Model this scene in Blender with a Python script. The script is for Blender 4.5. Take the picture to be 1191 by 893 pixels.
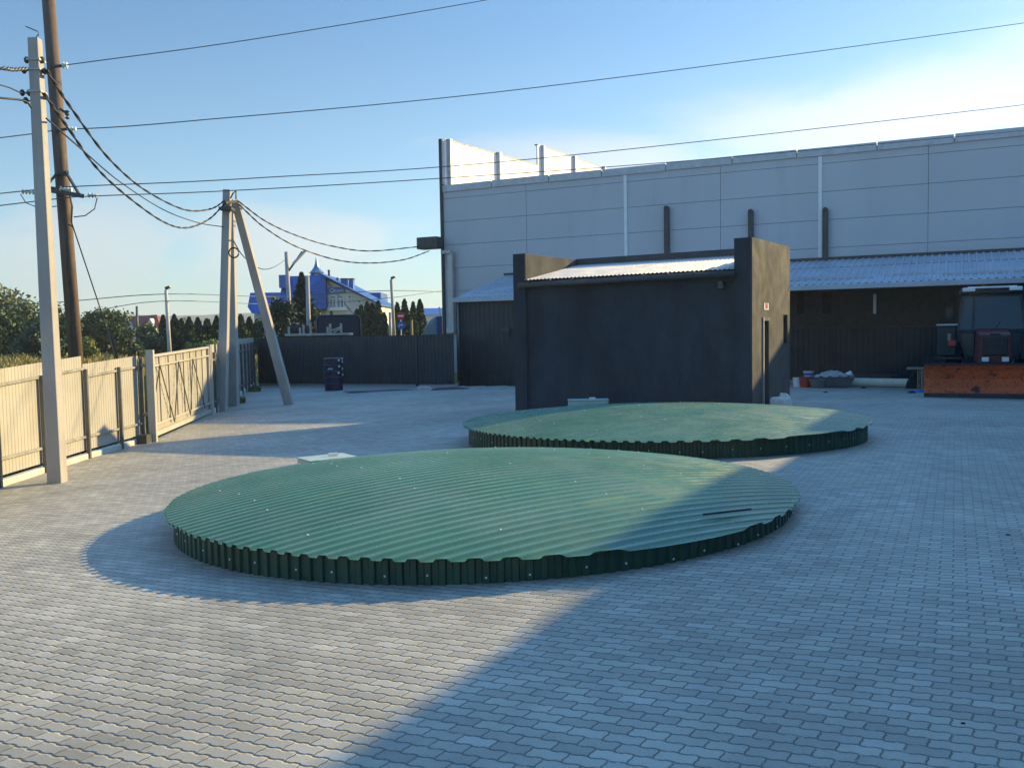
import bpy, bmesh, math, random
import numpy as np
from mathutils import Vector, Matrix
random.seed(7); rng = np.random.default_rng(7)
R = math.radians
for o in list(bpy.data.objects): bpy.data.objects.remove(o)
scene = bpy.context.scene
C = scene.collection

# ------------------------------------------------------------------ camera
F, PITCH, ROLL, CAMH = 1042.85, 0.0595, 0.018, 1.884
fw = Vector((0, math.cos(PITCH), -math.sin(PITCH)))
up0 = Vector((0, math.sin(PITCH), math.cos(PITCH))); rt0 = Vector((1, 0, 0))
cr, sr = math.cos(ROLL), math.sin(ROLL)
rt = rt0*cr - up0*sr; up = up0*cr + rt0*sr
CAM = Vector((0, 0, CAMH))
cam_data = bpy.data.cameras.new('camera'); cam = bpy.data.objects.new('camera', cam_data); C.objects.link(cam)
cam.matrix_world = Matrix(((rt.x, up.x, -fw.x, CAM.x), (rt.y, up.y, -fw.y, CAM.y), (rt.z, up.z, -fw.z, CAM.z), (0, 0, 0, 1)))
cam_data.sensor_width = 36; cam_data.lens = F/1191*36; cam_data.clip_start = .05; cam_data.clip_end = 6000
scene.camera = cam

def ray(x, y): return fw + rt*((x-595.5)/F) - up*((y-446.5)/F)
# ------------------------------------------------------------------ world, sun, exposure
SAZ, SEL = 0.60, 0.355            # sun azimuth from +X, elevation
SDIR = Vector((math.cos(SAZ)*math.cos(SEL), math.sin(SAZ)*math.cos(SEL), math.sin(SEL)))
world = bpy.data.worlds.new("World"); scene.world = world; world.use_nodes = True
def setup_world():
    nt = world.node_tree; N = nt.nodes; L = nt.links
    for n in list(N): N.remove(n)
    out = N.new('ShaderNodeOutputWorld'); bg = N.new('ShaderNodeBackground'); L.new(bg.outputs[0], out.inputs[0])
    sky = N.new('ShaderNodeTexSky'); sky.sky_type = 'NISHITA'; sky.sun_disc = False
    sky.sun_elevation = SEL; sky.sun_rotation = math.pi/2 - SAZ
    sky.air_density = 1.0; sky.dust_density = 0.45; sky.ozone_density = 4.0; sky.altitude = 200
    bg.inputs[1].default_value = 0.115
    tc = N.new('ShaderNodeTexCoord')
    sep = N.new('ShaderNodeSeparateXYZ'); L.new(tc.outputs['Generated'], sep.inputs[0])
    def M_(op, a, b=0.):
        n = N.new('ShaderNodeMath'); n.operation = op
        for v, i in ((a, 0), (b, 1)):
            if hasattr(v, 'is_output'): L.new(v, n.inputs[i])
            else: n.inputs[i].default_value = v
        return n.outputs[0]
    def MR(v, a, b, lo, hi):
        n = N.new('ShaderNodeMapRange'); n.interpolation_type = 'SMOOTHSTEP'; L.new(v, n.inputs['Value'])
        n.inputs['From Min'].default_value = a; n.inputs['From Max'].default_value = b; n.inputs['To Min'].default_value = lo; n.inputs['To Max'].default_value = hi
        return n.outputs[0]
    X, Y, Z = sep.outputs
    hs = N.new('ShaderNodeHueSaturation'); L.new(sky.outputs[0], hs.inputs['Color']); L.new(MR(Z, .0, .5, .80, 1.08), hs.inputs['Saturation'])
    tint = N.new('ShaderNodeMixRGB'); tint.blend_type = 'MULTIPLY'; tint.inputs[0].default_value = 1; tint.inputs[2].default_value = (.95, 1.14, 1.13, 1); L.new(hs.outputs[0], tint.inputs[1])
    gain = N.new('ShaderNodeVectorMath'); gain.operation = 'SCALE'; L.new(tint.outputs[0], gain.inputs[0]); L.new(MR(Z, .30, .80, .60, 1.74), gain.inputs['Scale'])
    # clouds: banks of thin cloud at a few places low over the horizon, broken up by noise
    az = M_('ARCTAN2', X, Y); el = M_('ARCSINE', Z)
    def noise(sx, sy, sz, sc, det, off):
        mp = N.new('ShaderNodeMapping'); mp.inputs['Scale'].default_value = (sx, sy, sz); mp.inputs['Location'].default_value = off
        L.new(tc.outputs['Generated'], mp.inputs[0]); nz = N.new('ShaderNodeTexNoise'); nz.inputs['Scale'].default_value = sc; nz.inputs['Detail'].default_value = det; nz.inputs['Roughness'].default_value = .58; nz.inputs['Distortion'].default_value = .4
        L.new(mp.outputs[0], nz.inputs['Vector']); return nz.outputs[0]
    n1 = noise(1.5, 1.5, 7., 2.2, 8, (3.1, .35, .6)); n2 = noise(3., 3., 5., 3.0, 8, (.4, 2.2, .1))
    def blob(a0, e0, wa, we, nz, lo, hi, amt):
        da = M_('DIVIDE', M_('SUBTRACT', az, a0), wa); de = M_('DIVIDE', M_('SUBTRACT', el, e0), we)
        d = M_('ADD', M_('MULTIPLY', da, da), M_('MULTIPLY', de, de)); g = M_('POWER', 2.718, M_('MULTIPLY', d, -1.))
        t = M_('ADD', nz, M_('MULTIPLY', M_('SUBTRACT', g, .5), .55))
        return M_('MULTIPLY', M_('MULTIPLY', MR(t, lo, hi, 0, amt), g), 1.15)
    def ae(px, py):
        v = ray(px, py).normalized(); return math.atan2(v.x, v.y), math.asin(v.z)
    tot = None
    for (px, py, wa, we, nz, lo, hi, amt) in ((690, 190, .22, .050, n1, .42, .72, .55), (1010, 135, .30, .065, n1, .38, .74, .60), (1360, 90, .30, .12, n1, .40, .76, .4), (340, 285, .17, .055, n2, .42, .66, .62), (85, 285, .14, .07, n2, .44, .68, .55)):
        a0, e0 = ae(px, py); g = blob(a0, e0, wa, we, nz, lo, hi, amt); tot = g if tot is None else M_('MAXIMUM', tot, g)
    rest = M_('MULTIPLY', MR(n1, .52, .70, 0, .6), M_('MULTIPLY', MR(el, .02, .10, 0, 1), MR(el, .55, .2, 0, 1)))
    behind = MR(Y, .25, -.1, 0, 1); tot = M_('MAXIMUM', tot, M_('MULTIPLY', rest, behind)); tot = M_('MINIMUM', tot, 1.)
    hsv = N.new('ShaderNodeHueSaturation'); hsv.inputs['Saturation'].default_value = .22; hsv.inputs['Value'].default_value = .95
    L.new(gain.outputs[0], hsv.inputs['Color'])
    wm = N.new('ShaderNodeMixRGB'); wm.blend_type = 'MULTIPLY'; wm.inputs[0].default_value = 1; wm.inputs[2].default_value = (1.03, 1.0, .99, 1)
    L.new(hsv.outputs[0], wm.inputs[1])
    mix = N.new('ShaderNodeMixRGB'); L.new(tot, mix.inputs[0]); L.new(gain.outputs[0], mix.inputs[1]); L.new(wm.outputs[0], mix.inputs[2])
    L.new(mix.outputs[0], bg.inputs[0])
setup_world()
sl = bpy.data.lights.new('sun', 'SUN'); sl.energy = 4.2; sl.angle = R(.5); sl.color = (1, .73, .32)
sun = bpy.data.objects.new('sun', sl); C.objects.link(sun)
sun.rotation_euler = SDIR.to_track_quat('Z', 'Y').to_euler(); sun.location = (20, 5, 30)
scene.view_settings.view_transform = 'Standard'; scene.view_settings.look = 'None'
scene.view_settings.exposure = 1.20; scene.view_settings.gamma = 1; scene.view_settings.use_curve_mapping = False

# ------------------------------------------------------------------ measuring helpers
def ground(x, y):
    return .0223*max(-14, min(x, 3)) - .0136*max(-20, min(y, 60)) - .015*max(0, min(x, 30)-5)
def at(x, y, Y):
    v = ray(x, y); return CAM + v*(Y/v.y)
def gnd(x, y):
    v = ray(x, y); lo, hi = .5, 200.
    for _ in range(60):
        m = (lo+hi)/2; p = CAM+v*m
        if p.z > ground(p.x, p.y): lo = m
        else: hi = m
    return CAM+v*lo
def onplane(x, y, P, d):
    n = Vector((-d.y, d.x, 0)); v = ray(x, y); return CAM + v*((P-CAM).dot(n)/v.dot(n))
def V(x, y, z=0): return Vector((x, y, z))
def G(x, y, dz=0): return Vector((x, y, ground(x, y)+dz))

# ------------------------------------------------------------------ materials
class NT:
    def __init__(s, name):
        s.m = bpy.data.materials.new(name); s.m.use_nodes = True; s.t = s.m.node_tree; s.N = s.t.nodes; s.L = s.t.links
        s.b = s.N['Principled BSDF']; s.pos = None
    def n(s, kind, **k):
        n = s.N.new(kind)
        for a, b in k.items(): setattr(n, a, b)
        return n
    def link(s, a, b): s.L.new(a, b)
    def val(s, x, inp):
        if hasattr(x, 'is_output'): s.L.new(x, inp)
        else: inp.default_value = x
    def math(s, op, a, b=0., c=None):
        n = s.n('ShaderNodeMath', operation=op); s.val(a, n.inputs[0]); s.val(b, n.inputs[1])
        if c is not None: s.val(c, n.inputs[2])
        return n.outputs[0]
    def P(s):
        if s.pos is None: s.pos = s.n('ShaderNodeTexCoord').outputs['Object']
        return s.pos
    def noise(s, scale, detail=4, rough=.55, vec=None, stretch=None):
        n = s.n('ShaderNodeTexNoise'); n.inputs['Scale'].default_value = scale; n.inputs['Detail'].default_value = detail; n.inputs['Roughness'].default_value = rough
        v = vec or s.P()
        if stretch:
            mp = s.n('ShaderNodeMapping'); mp.inputs['Scale'].default_value = stretch; s.link(v, mp.inputs[0]); v = mp.outputs[0]
        s.link(v, n.inputs['Vector']); return n.outputs[0]
    def ramp(s, x, a, b, lo=0., hi=1., smooth=True):
        n = s.n('ShaderNodeMapRange'); n.interpolation_type = 'SMOOTHSTEP' if smooth else 'LINEAR'
        s.val(x, n.inputs['Value']); n.inputs['From Min'].default_value = a; n.inputs['From Max'].default_value = b
        n.inputs['To Min'].default_value = lo; n.inputs['To Max'].default_value = hi; return n.outputs[0]
    def mix(s, f, a, b, mode='MIX'):
        n = s.n('ShaderNodeMixRGB', blend_type=mode); s.val(f, n.inputs[0])
        for x, i in ((a, 1), (b, 2)):
            if hasattr(x, 'is_output'): s.L.new(x, n.inputs[i])
            elif isinstance(x, (int, float)): n.inputs[i].default_value = (x, x, x, 1)
            else: n.inputs[i].default_value = (*x, 1)
        return n.outputs[0]
    def bump(s, h, strength=.3, dist=.01):
        n = s.n('ShaderNodeBump'); n.inputs['Strength'].default_value = strength; n.inputs['Distance'].default_value = dist
        s.link(h, n.inputs['Height']); s.link(n.outputs[0], s.b.inputs['Normal'])
    def color(s, c):
        if hasattr(c, 'is_output'): s.L.new(c, s.b.inputs['Base Color'])
        else: s.b.inputs['Base Color'].default_value = (*c, 1)

def mat(name, col, rough=.6, metal=0., var=.12, scale=3., bump=0., bscale=40., stretch=None, dirt=None, dscale=.8, spec=.5, coat=0):
    k = NT(name); k.b.inputs['Roughness'].default_value = rough; k.b.inputs['Metallic'].default_value = metal
    k.b.inputs['Specular IOR Level'].default_value = spec
    if coat: k.b.inputs['Coat Weight'].default_value = coat
    f = k.ramp(k.noise(scale, 6, .6, stretch=stretch), .3, .7)
    c = k.mix(f, tuple(x*(1-var) for x in col), tuple(min(1, x*(1+var)) for x in col))
    if dirt:
        g = k.ramp(k.noise(dscale, 7, .65, stretch=stretch), .52, .72, 0, .75); c = k.mix(g, c, dirt)
    k.color(c)
    if bump: k.bump(k.noise(bscale, 5, .6), bump, .01)
    r = k.ramp(k.noise(scale*2.3, 4), .3, .7, max(.02, rough-.1), min(1, rough+.1)); k.link(r, k.b.inputs['Roughness'])
    return k.m

def paver_mat():
    k = NT('wave_paver'); k.b.inputs['Roughness'].default_value = .66
    geo = k.n('ShaderNodeNewGeometry'); sp = k.n('ShaderNodeSeparateXYZ'); k.link(geo.outputs['Position'], sp.inputs[0])
    X, Y = sp.outputs[0], sp.outputs[1]
    a = ROWANG; ca, sa = math.cos(a), math.sin(a)
    u = k.math('ADD', k.math('MULTIPLY', X, ca), k.math('MULTIPLY', Y, sa))
    v = k.math('ADD', k.math('MULTIPLY', X, -sa), k.math('MULTIPLY', Y, ca))
    BL, BW = .184, .092
    sn = k.math('SINE', k.math('MULTIPLY', u, 2*math.pi/BW))
    wav = k.math('MULTIPLY', k.math('MAXIMUM', k.math('MINIMUM', k.math('MULTIPLY', sn, 1.7), 1.0), -1.0), .0045)
    vr = k.math('DIVIDE', k.math('ADD', v, wav), BW)
    row = k.math('FLOOR', vr); fr = k.math('SUBTRACT', vr, row)
    half = k.math('MULTIPLY', k.math('FLOORED_MODULO', row, 2.), .5)
    # slanted, slightly hooked ends of the stones
    ue = k.math('ADD', u, k.math('MULTIPLY', k.math('SINE', k.math('MULTIPLY', fr, 2*math.pi)), .004))
    ur = k.math('ADD', k.math('DIVIDE', ue, BL), half)
    colm = k.math('FLOOR', ur); fc = k.math('SUBTRACT', ur, colm)
    dv = k.math('MULTIPLY', k.math('MINIMUM', fr, k.math('SUBTRACT', 1., fr)), BW)
    du = k.math('MULTIPLY', k.math('MINIMUM', fc, k.math('SUBTRACT', 1., fc)), BL)
    d = k.math('MINIMUM', dv, k.math('MULTIPLY', du, 1.9))
    cb = k.n('ShaderNodeCombineXYZ'); k.link(colm, cb.inputs[0]); k.link(row, cb.inputs[1])
    wn = k.n('ShaderNodeTexWhiteNoise', noise_dimensions='2D'); k.link(cb.outputs[0], wn.inputs['Vector'])
    sw = k.n('ShaderNodeSeparateColor'); k.link(wn.outputs['Color'], sw.inputs[0])
    pos = geo.outputs['Position']
    tone = k.ramp(sw.outputs[0], 0, 1, .84, 1.12, False)
    pale = k.ramp(sw.outputs[1], .88, .96, 0, 1); dark = k.ramp(sw.outputs[2], .90, .97, 0, 1)
    big = k.ramp(k.noise(.35, 5, .6, vec=pos), .35, .68, .82, 1.08)
    mid = k.ramp(k.noise(3.2, 5, .6, vec=pos), .3, .7, .92, 1.06)
    fine = k.ramp(k.noise(140, 3, .6, vec=pos), .25, .75, .86, 1.14)
    tr = k.n('ShaderNodeMapping'); tr.inputs['Rotation'].default_value = (0, 0, .5); k.link(pos, tr.inputs[0])
    track = k.ramp(k.noise(.5, 6, .6, vec=tr.outputs[0], stretch=(3.2, .35, 1.)), .50, .72, 1., .86)
    t = k.math('MULTIPLY', k.math('MULTIPLY', k.math('MULTIPLY', tone, track), big), k.math('MULTIPLY', mid, fine))
    base = k.mix(sw.outputs[1], (.350, .343, .286), (.388, .374, .304))
    base = k.mix(k.math('MULTIPLY', pale, .5), base, (.46, .45, .405)); base = k.mix(k.math('MULTIPLY', dark, .45), base, (.29, .27, .24))
    st = k.ramp(k.noise(.9, 6, .65, vec=pos), .56, .74, 0, .30); base = k.mix(st, base, (.34, .31, .25))
    base = k.mix(1., base, t, 'MULTIPLY')
    joint = k.ramp(d, .0021, .0056, 1, 0)
    sand = k.ramp(k.noise(26, 3, .6, vec=pos), .54, .68, 0, 1)
    jc = k.mix(sand, (.085, .080, .070), (.34, .31, .26))
    c = k.mix(joint, base, jc); k.color(c)
    h = k.ramp(d, .0020, .013, 0, 1)
    h2 = k.math('ADD', h, k.math('MULTIPLY', k.noise(90, 4, .7, vec=pos), .10))
    h3 = k.math('ADD', h2, k.math('MULTIPLY', sw.outputs[0], .22))
    k.bump(h3, .85, .009)
    return k.m

def field_mat():
    k = NT('meadow'); k.b.inputs['Roughness'].default_value = .95; k.b.inputs['Specular IOR Level'].default_value = .1
    geo = k.n('ShaderNodeNewGeometry'); pos = geo.outputs['Position']
    a = k.ramp(k.noise(.09, 6, .65, vec=pos), .36, .62); b = k.ramp(k.noise(1.4, 6, .7, vec=pos), .3, .7)
    c = k.mix(a, (.26, .21, .075), (.13, .14, .045)); c = k.mix(k.math('MULTIPLY', b, .5), c, (.32, .25, .10)); k.color(c)
    k.bump(k.noise(4, 6, .7, vec=pos), .8, .15); return k.m

def leaf_mat(name, c1, c2, scale=1.2):
    k = NT(name); k.b.inputs['Roughness'].default_value = .65; k.b.inputs['Specular IOR Level'].default_value = .25
    f = k.ramp(k.noise(scale, 4, .6), .35, .66); oi = k.n('ShaderNodeObjectInfo')
    c = k.mix(f, c1, c2); g = k.math('ADD', .8, k.math('MULTIPLY', oi.outputs['Random'], .4)); c = k.mix(1., c, g, 'MULTIPLY'); k.color(c)
    try:
        k.b.inputs['Transmission Weight'].default_value = 0
    except Exception: pass
    return k.m

def green_mat():
    k = NT('green_coated_steel'); k.b.inputs['Specular IOR Level'].default_value = .55
    geo = k.n('ShaderNodeNewGeometry'); pos = geo.outputs['Position']
    c = k.mix(k.ramp(k.noise(1.3, 5, .6, vec=pos), .3, .7), (.058, .165, .088), (.074, .195, .108))
    dust = k.ramp(k.noise(.8, 6, .65, vec=pos), .40, .75, 0, .50); c = k.mix(dust, c, (.17, .235, .17))
    rot = k.n('ShaderNodeMapping'); rot.inputs['Rotation'].default_value = (0, 0, -.53); k.link(pos, rot.inputs[0])
    sx = k.n('ShaderNodeSeparateXYZ'); k.link(rot.outputs[0], sx.inputs[0])
    sh = k.n('ShaderNodeTexWhiteNoise', noise_dimensions='1D'); k.link(k.math('FLOOR', k.math('DIVIDE', sx.outputs[1], 1.096)), sh.inputs['W'])
    c = k.mix(1., c, k.ramp(sh.outputs['Value'], 0, 1, .88, 1.12, False), 'MULTIPLY')
    al = k.ramp(k.noise(1.0, 7, .65, vec=rot.outputs[0], stretch=(.45, 2.2, 1.)), .57, .70, 0, .6); c = k.mix(al, c, (.20, .30, .09))
    k.color(c)
    k.link(k.ramp(k.noise(2.5, 5, .6, vec=pos), .3, .7, .20, .34), k.b.inputs['Roughness'])
    return k.m

def rust_paint(name, col, under, amt=.55):
    k = NT(name); k.b.inputs['Roughness'].default_value = .6
    f = k.ramp(k.noise(3.4, 9, .75, stretch=(1, 1, 1.6)), amt+.02, amt+.07); g = k.ramp(k.noise(13, 6, .75), .54, .62)
    c = k.mix(k.ramp(k.noise(1.2, 5), .3, .7), tuple(x*.8 for x in col), col)
    c = k.mix(k.math('MAXIMUM', f, k.math('MULTIPLY', g, .7)), c, under); k.color(c); k.bump(k.noise(30, 5), .3, .01); return k.m

def glass(name, col=(.02, .025, .03), rough=.08):
    k = NT(name); k.color(col); k.b.inputs['Roughness'].default_value = rough; k.b.inputs['Specular IOR Level'].default_value = .8
    return k.m

ROWANG = -.46
M = {}
M['paver'] = paver_mat(); M['field'] = field_mat()
M['green'] = green_mat()
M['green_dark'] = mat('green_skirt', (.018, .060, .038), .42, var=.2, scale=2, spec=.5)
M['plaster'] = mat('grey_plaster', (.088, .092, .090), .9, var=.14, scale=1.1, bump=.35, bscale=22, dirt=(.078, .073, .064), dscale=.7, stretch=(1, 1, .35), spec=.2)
M['plaster_shade_tone'] = mat('shade_darkened_plaster', (.031, .044, .058), .9, var=.25, scale=.9, bump=.35, bscale=22, dirt=(.022, .031, .041), dscale=.8, stretch=(1, 1, .4), spec=.2)  # hut plaster with its colour darkened to stand in for the front's shade
M['zinc'] = mat('zinc_sheet', (.42, .42, .41), .42, metal=.25, var=.1, scale=1.5, dirt=(.38, .37, .34), dscale=1.2)
M['canopy_sheet'] = mat('pale_blue_roof_sheet', (.40, .435, .48), .42, var=.1, scale=.8, dirt=(.30, .33, .37), dscale=.6)
M['panel'] = mat('white_sandwich_panel', (.46, .475, .49), .5, var=.05, scale=.25, dirt=(.385, .40, .41), dscale=.5, stretch=(1, 1, .12))
M['white_panel'] = mat('white_parapet_panel', (.80, .79, .76), .55, var=.04, scale=.5)
M['joint'] = mat('panel_joint', (.27, .285, .30), .7)
M['flash'] = mat('grey_flashing', (.42, .44, .46), .45, metal=.2, var=.1)
M['dark_metal'] = mat('dark_steel', (.035, .040, .045), .5, var=.2)
M['dark_sheet'] = mat('anthracite_sheet', (.016, .026, .031), .55, var=.15, scale=.6)
M['back_wall'] = mat('anthracite_cladding', (.008, .020, .030), .6, var=.2, scale=.8)
M['brown_band'] = mat('brown_grey_wall', (.030, .036, .038), .8, var=.2)
M['beige'] = mat('beige_sheet', (.370, .358, .318), .5, var=.06, scale=.8, dirt=(.33, .31, .25), dscale=1.5, stretch=(1, 1, .3))
M['post'] = mat('grey_post', (.13, .13, .125), .5, metal=.3, var=.2)
M['rail'] = mat('galvanised_rail', (.34, .34, .32), .45, metal=.4, var=.15)
M['gate_frame'] = mat('cream_gate_frame', (.41, .395, .345), .5, var=.08)
M['concrete'] = mat('concrete', (.36, .345, .32), .9, var=.12, scale=2, bump=.4, bscale=30, dirt=(.25, .235, .21), dscale=1.3, stretch=(1, 1, .25))
M['pale_concrete'] = mat('pale_plinth', (.52, .50, .45), .9, var=.12, scale=3, bump=.3, dirt=(.36, .33, .27), dscale=2)
M['wood_pole'] = mat('weathered_pole', (.115, .080, .056), .85, var=.3, scale=3, stretch=(4, 4, .3), bump=.4, bscale=20)
M['cable'] = mat('black_cable', (.012, .012, .013), .6)
M['wire'] = mat('aluminium_wire', (.09, .10, .11), .5, metal=.5)
M['glass_ins'] = mat('pale_glass_insulator', (.62, .70, .62), .12, var=.05, spec=.9)
M['white'] = mat('white_paint', (.74, .74, .72), .5, var=.05)
M['white_plastic'] = mat('white_plastic', (.70, .70, .68), .4, var=.05)
M['red'] = mat('red_plastic', (.42, .035, .025), .4)
M['sign_red'] = mat('sign_red', (.50, .02, .03), .4, var=.05)
M['sign_blue'] = mat('sign_blue', (.02, .13, .45), .4, var=.05)
M['navy'] = mat('navy_plastic', (.006, .010, .035), .4, var=.2)
M['blue_roof'] = mat('blue_roof_sheet', (.015, .095, .34), .5, var=.15, scale=.3)
M['blue_wall'] = mat('blue_board', (.03, .14, .42), .5, var=.08)
M['cream_wall'] = mat('cream_render', (.62, .60, .54), .85, var=.06, scale=.5)
M['red_roof'] = mat('red_roof_tile', (.22, .045, .035), .8, var=.2)
M['window'] = glass('dark_window'); M['window_pale'] = glass('pale_window', (.10, .13, .16), .1)
M['void'] = mat('dark_interior', (.006, .006, .006), .9)
M['tractor_black'] = mat('black_cab_frame', (.014, .014, .015), .45)
M['tractor_glass'] = glass('cab_glass', (.030, .050, .062), .10)
M['tractor_glass'].node_tree.nodes['Principled BSDF'].inputs['Specular IOR Level'].default_value = .45
M['tractor_red'] = mat('faded_red_hood', (.115, .022, .020), .5, var=.25)
M['rubber'] = mat('tyre_rubber', (.015, .015, .015), .85)
M['orange'] = rust_paint('orange_plough_paint', (.72, .125, .026), (.03, .022, .018), .54)
M['lamp'] = mat('headlamp_glass', (.72, .72, .70), .15)
M['sack'] = mat('white_sack', (.70, .66, .58), .85, var=.12, scale=8, bump=.6, bscale=14)
M['timber'] = mat('raw_timber', (.30, .23, .14), .8, var=.25, scale=4, stretch=(.3, 4, 4))
M['foam'] = mat('cream_insulation', (.58, .56, .42), .8, var=.08)
M['tub'] = mat('grey_tub', (.10, .12, .125), .5)
M['blue_plastic'] = mat('blue_plastic', (.02, .17, .50), .4)
M['tarp'] = mat('grey_green_tarpaulin', (.16, .19, .17), .6, var=.2, scale=1.5, bump=.4, bscale=3)
M['bark'] = mat('bark', (.07, .05, .035), .9, var=.3, scale=6)
M['thuja'] = leaf_mat('thuja_leaf', (.018, .044, .018), (.046, .088, .030), 1.6)
M['bush'] = leaf_mat('bush_leaf', (.062, .095, .032), (.150, .185, .062), .9)
M['bush_yellow'] = leaf_mat('yellowing_leaf', (.16, .18, .04), (.27, .27, .07), 1.5)
M['olive'] = leaf_mat('olive_leaf', (.10, .125, .055), (.185, .20, .095), 1.)
M['spruce'] = leaf_mat('spruce_needle', (.028, .052, .034), (.075, .105, .055), 1.4)
M['grass'] = leaf_mat('dry_grass', (.34, .27, .09), (.22, .21, .07), .25)
M['hill'] = mat('wooded_hill', (.045, .062, .040), .95, var=.3, scale=.02)

# ------------------------------------------------------------------ mesh building
def setmat(me, m): me.materials.append(m)
def tag(o, label=None, cat=None, group=None, kind=None):
    if label: o['label'] = label
    if cat: o['category'] = cat
    if group: o['group'] = group
    if kind: o['kind'] = kind
    return o
WLOC = {}
def thing(name, loc, label, cat, group=None, rz=0):
    o = bpy.data.objects.new(name, None); C.objects.link(o); o.location = loc; o.rotation_euler = (0, 0, rz); o.empty_display_size = .2
    WLOC[o.name] = Vector(loc); return tag(o, label, cat, group)
class MB:
    def __init__(s): s.v = []; s.f = []
    def add(s, vs, fs):
        b = len(s.v); s.v += [Vector(x) for x in vs]; s.f += [tuple(i+b for i in f) for f in fs]; return s
    def hexa(s, p):      # 8 points: bottom 4 ccw, top 4 ccw
        return s.add(p, [(3, 2, 1, 0), (4, 5, 6, 7), (0, 1, 5, 4), (1, 2, 6, 5), (2, 3, 7, 6), (3, 0, 4, 7)])
    def box(s, c, size, rz=0.):
        x, y, z = [k/2 for k in size]; ca, sa = math.cos(rz), math.sin(rz); c = Vector(c)
        P = [(-x, -y, -z), (x, -y, -z), (x, y, -z), (-x, y, -z), (-x, -y, z), (x, -y, z), (x, y, z), (-x, y, z)]
        return s.hexa([c+Vector((a*ca-b*sa, a*sa+b*ca, e)) for a, b, e in P])
    def slab(s, A, B, z0, z1, t0, t1):   # upright slab along A->B; t0..t1 offset to the left of A->B ; z may be (za,zb)
        A = Vector(A); B = Vector(B); d = (B-A); d.z = 0; d.normalize(); n = Vector((-d.y, d.x, 0))
        za, zb = z0 if isinstance(z0, tuple) else (z0, z0); ya, yb = z1 if isinstance(z1, tuple) else (z1, z1)
        q = [(A+n*t0, za, ya), (B+n*t0, zb, yb), (B+n*t1, zb, yb), (A+n*t1, za, ya)]
        return s.hexa([Vector((p.x, p.y, a)) for p, a, b in q]+[Vector((p.x, p.y, b)) for p, a, b in q])
    def bar(s, A, B, w, h=None, upv=None):
        A = Vector(A); B = Vector(B); h = h or w; d = (B-A).normalized(); u0 = Vector(upv) if upv else (Vector((0, 0, 1)) if abs(d.z) < .95 else Vector((0, 1, 0)))
        x = d.cross(u0).normalized(); y = x.cross(d).normalized()
        ws = w if isinstance(w, tuple) else (w, w); hs = h if isinstance(h, tuple) else (h, h)
        P = []
        for p, ww, hh in ((A, ws[0], hs[0]), (B, ws[1], hs[1])):
            P += [p-x*ww/2-y*hh/2, p+x*ww/2-y*hh/2, p+x*ww/2+y*hh/2, p-x*ww/2+y*hh/2]
        return s.hexa(P)
    def cyl(s, A, B, r0, r1=None, n=16, caps=True):
        A = Vector(A); B = Vector(B); r1 = r0 if r1 is None else r1; d = (B-A).normalized()
        a = Vector((0, 0, 1)) if abs(d.z) < .9 else Vector((1, 0, 0)); x = d.cross(a).normalized(); y = d.cross(x)
        vs = []
        for p, r in ((A, r0), (B, r1)):
            vs += [p+(x*math.cos(2*math.pi*i/n)+y*math.sin(2*math.pi*i/n))*r for i in range(n)]
        fs = [(i, (i+1) % n, n+(i+1) % n, n+i) for i in range(n)]
        if caps: fs += [tuple(range(n))[::-1], tuple(range(n, 2*n))]
        return s.add(vs, fs)
    def lathe(s, c, prof, n=20, axis=None):   # prof: list (r, z)
        c = Vector(c); ax = Vector(axis).normalized() if axis else Vector((0, 0, 1))
        a = Vector((0, 0, 1)) if abs(ax.z) < .9 else Vector((1, 0, 0)); x = ax.cross(a).normalized(); y = ax.cross(x)
        vs = []
        for r, z in prof: vs += [c+ax*z+(x*math.cos(2*math.pi*i/n)+y*math.sin(2*math.pi*i/n))*r for i in range(n)]
        fs = []
        for j in range(len(prof)-1):
            fs += [(j*n+i, j*n+(i+1) % n, (j+1)*n+(i+1) % n, (j+1)*n+i) for i in range(n)]
        fs += [tuple(range(n))[::-1], tuple(range((len(prof)-1)*n, len(prof)*n))]
        return s.add(vs, fs)
    def tube(s, pts, r, n=6):
        pts = [Vector(p) for p in pts]; vs = []; px = None
        for i, p in enumerate(pts):
            d = (pts[min(i+1, len(pts)-1)]-pts[max(i-1, 0)]).normalized()
            a = px if px is not None else (Vector((0, 0, 1)) if abs(d.z) < .9 else Vector((1, 0, 0)))
            y = d.cross(a).normalized() if px is None else (a-d*a.dot(d)).normalized()
            px = y; x = d.cross(y)
            vs += [p+(x*math.cos(2*math.pi*k/n)+y*math.sin(2*math.pi*k/n))*r for k in range(n)]
        m = len(pts)
        fs = [(j*n+k, j*n+(k+1) % n, (j+1)*n+(k+1) % n, (j+1)*n+k) for j in range(m-1) for k in range(n)]
        fs += [tuple(range(n))[::-1], tuple(range((m-1)*n, m*n))]
        return s.add(vs, fs)
    def grid(s, fn, nu, nv):
        vs = [fn(i/(nu), j/(nv)) for j in range(nv+1) for i in range(nu+1)]
        fs = [(j*(nu+1)+i, j*(nu+1)+i+1, (j+1)*(nu+1)+i+1, (j+1)*(nu+1)+i) for j in range(nv) for i in range(nu)]
        return s.add(vs, fs)
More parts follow.
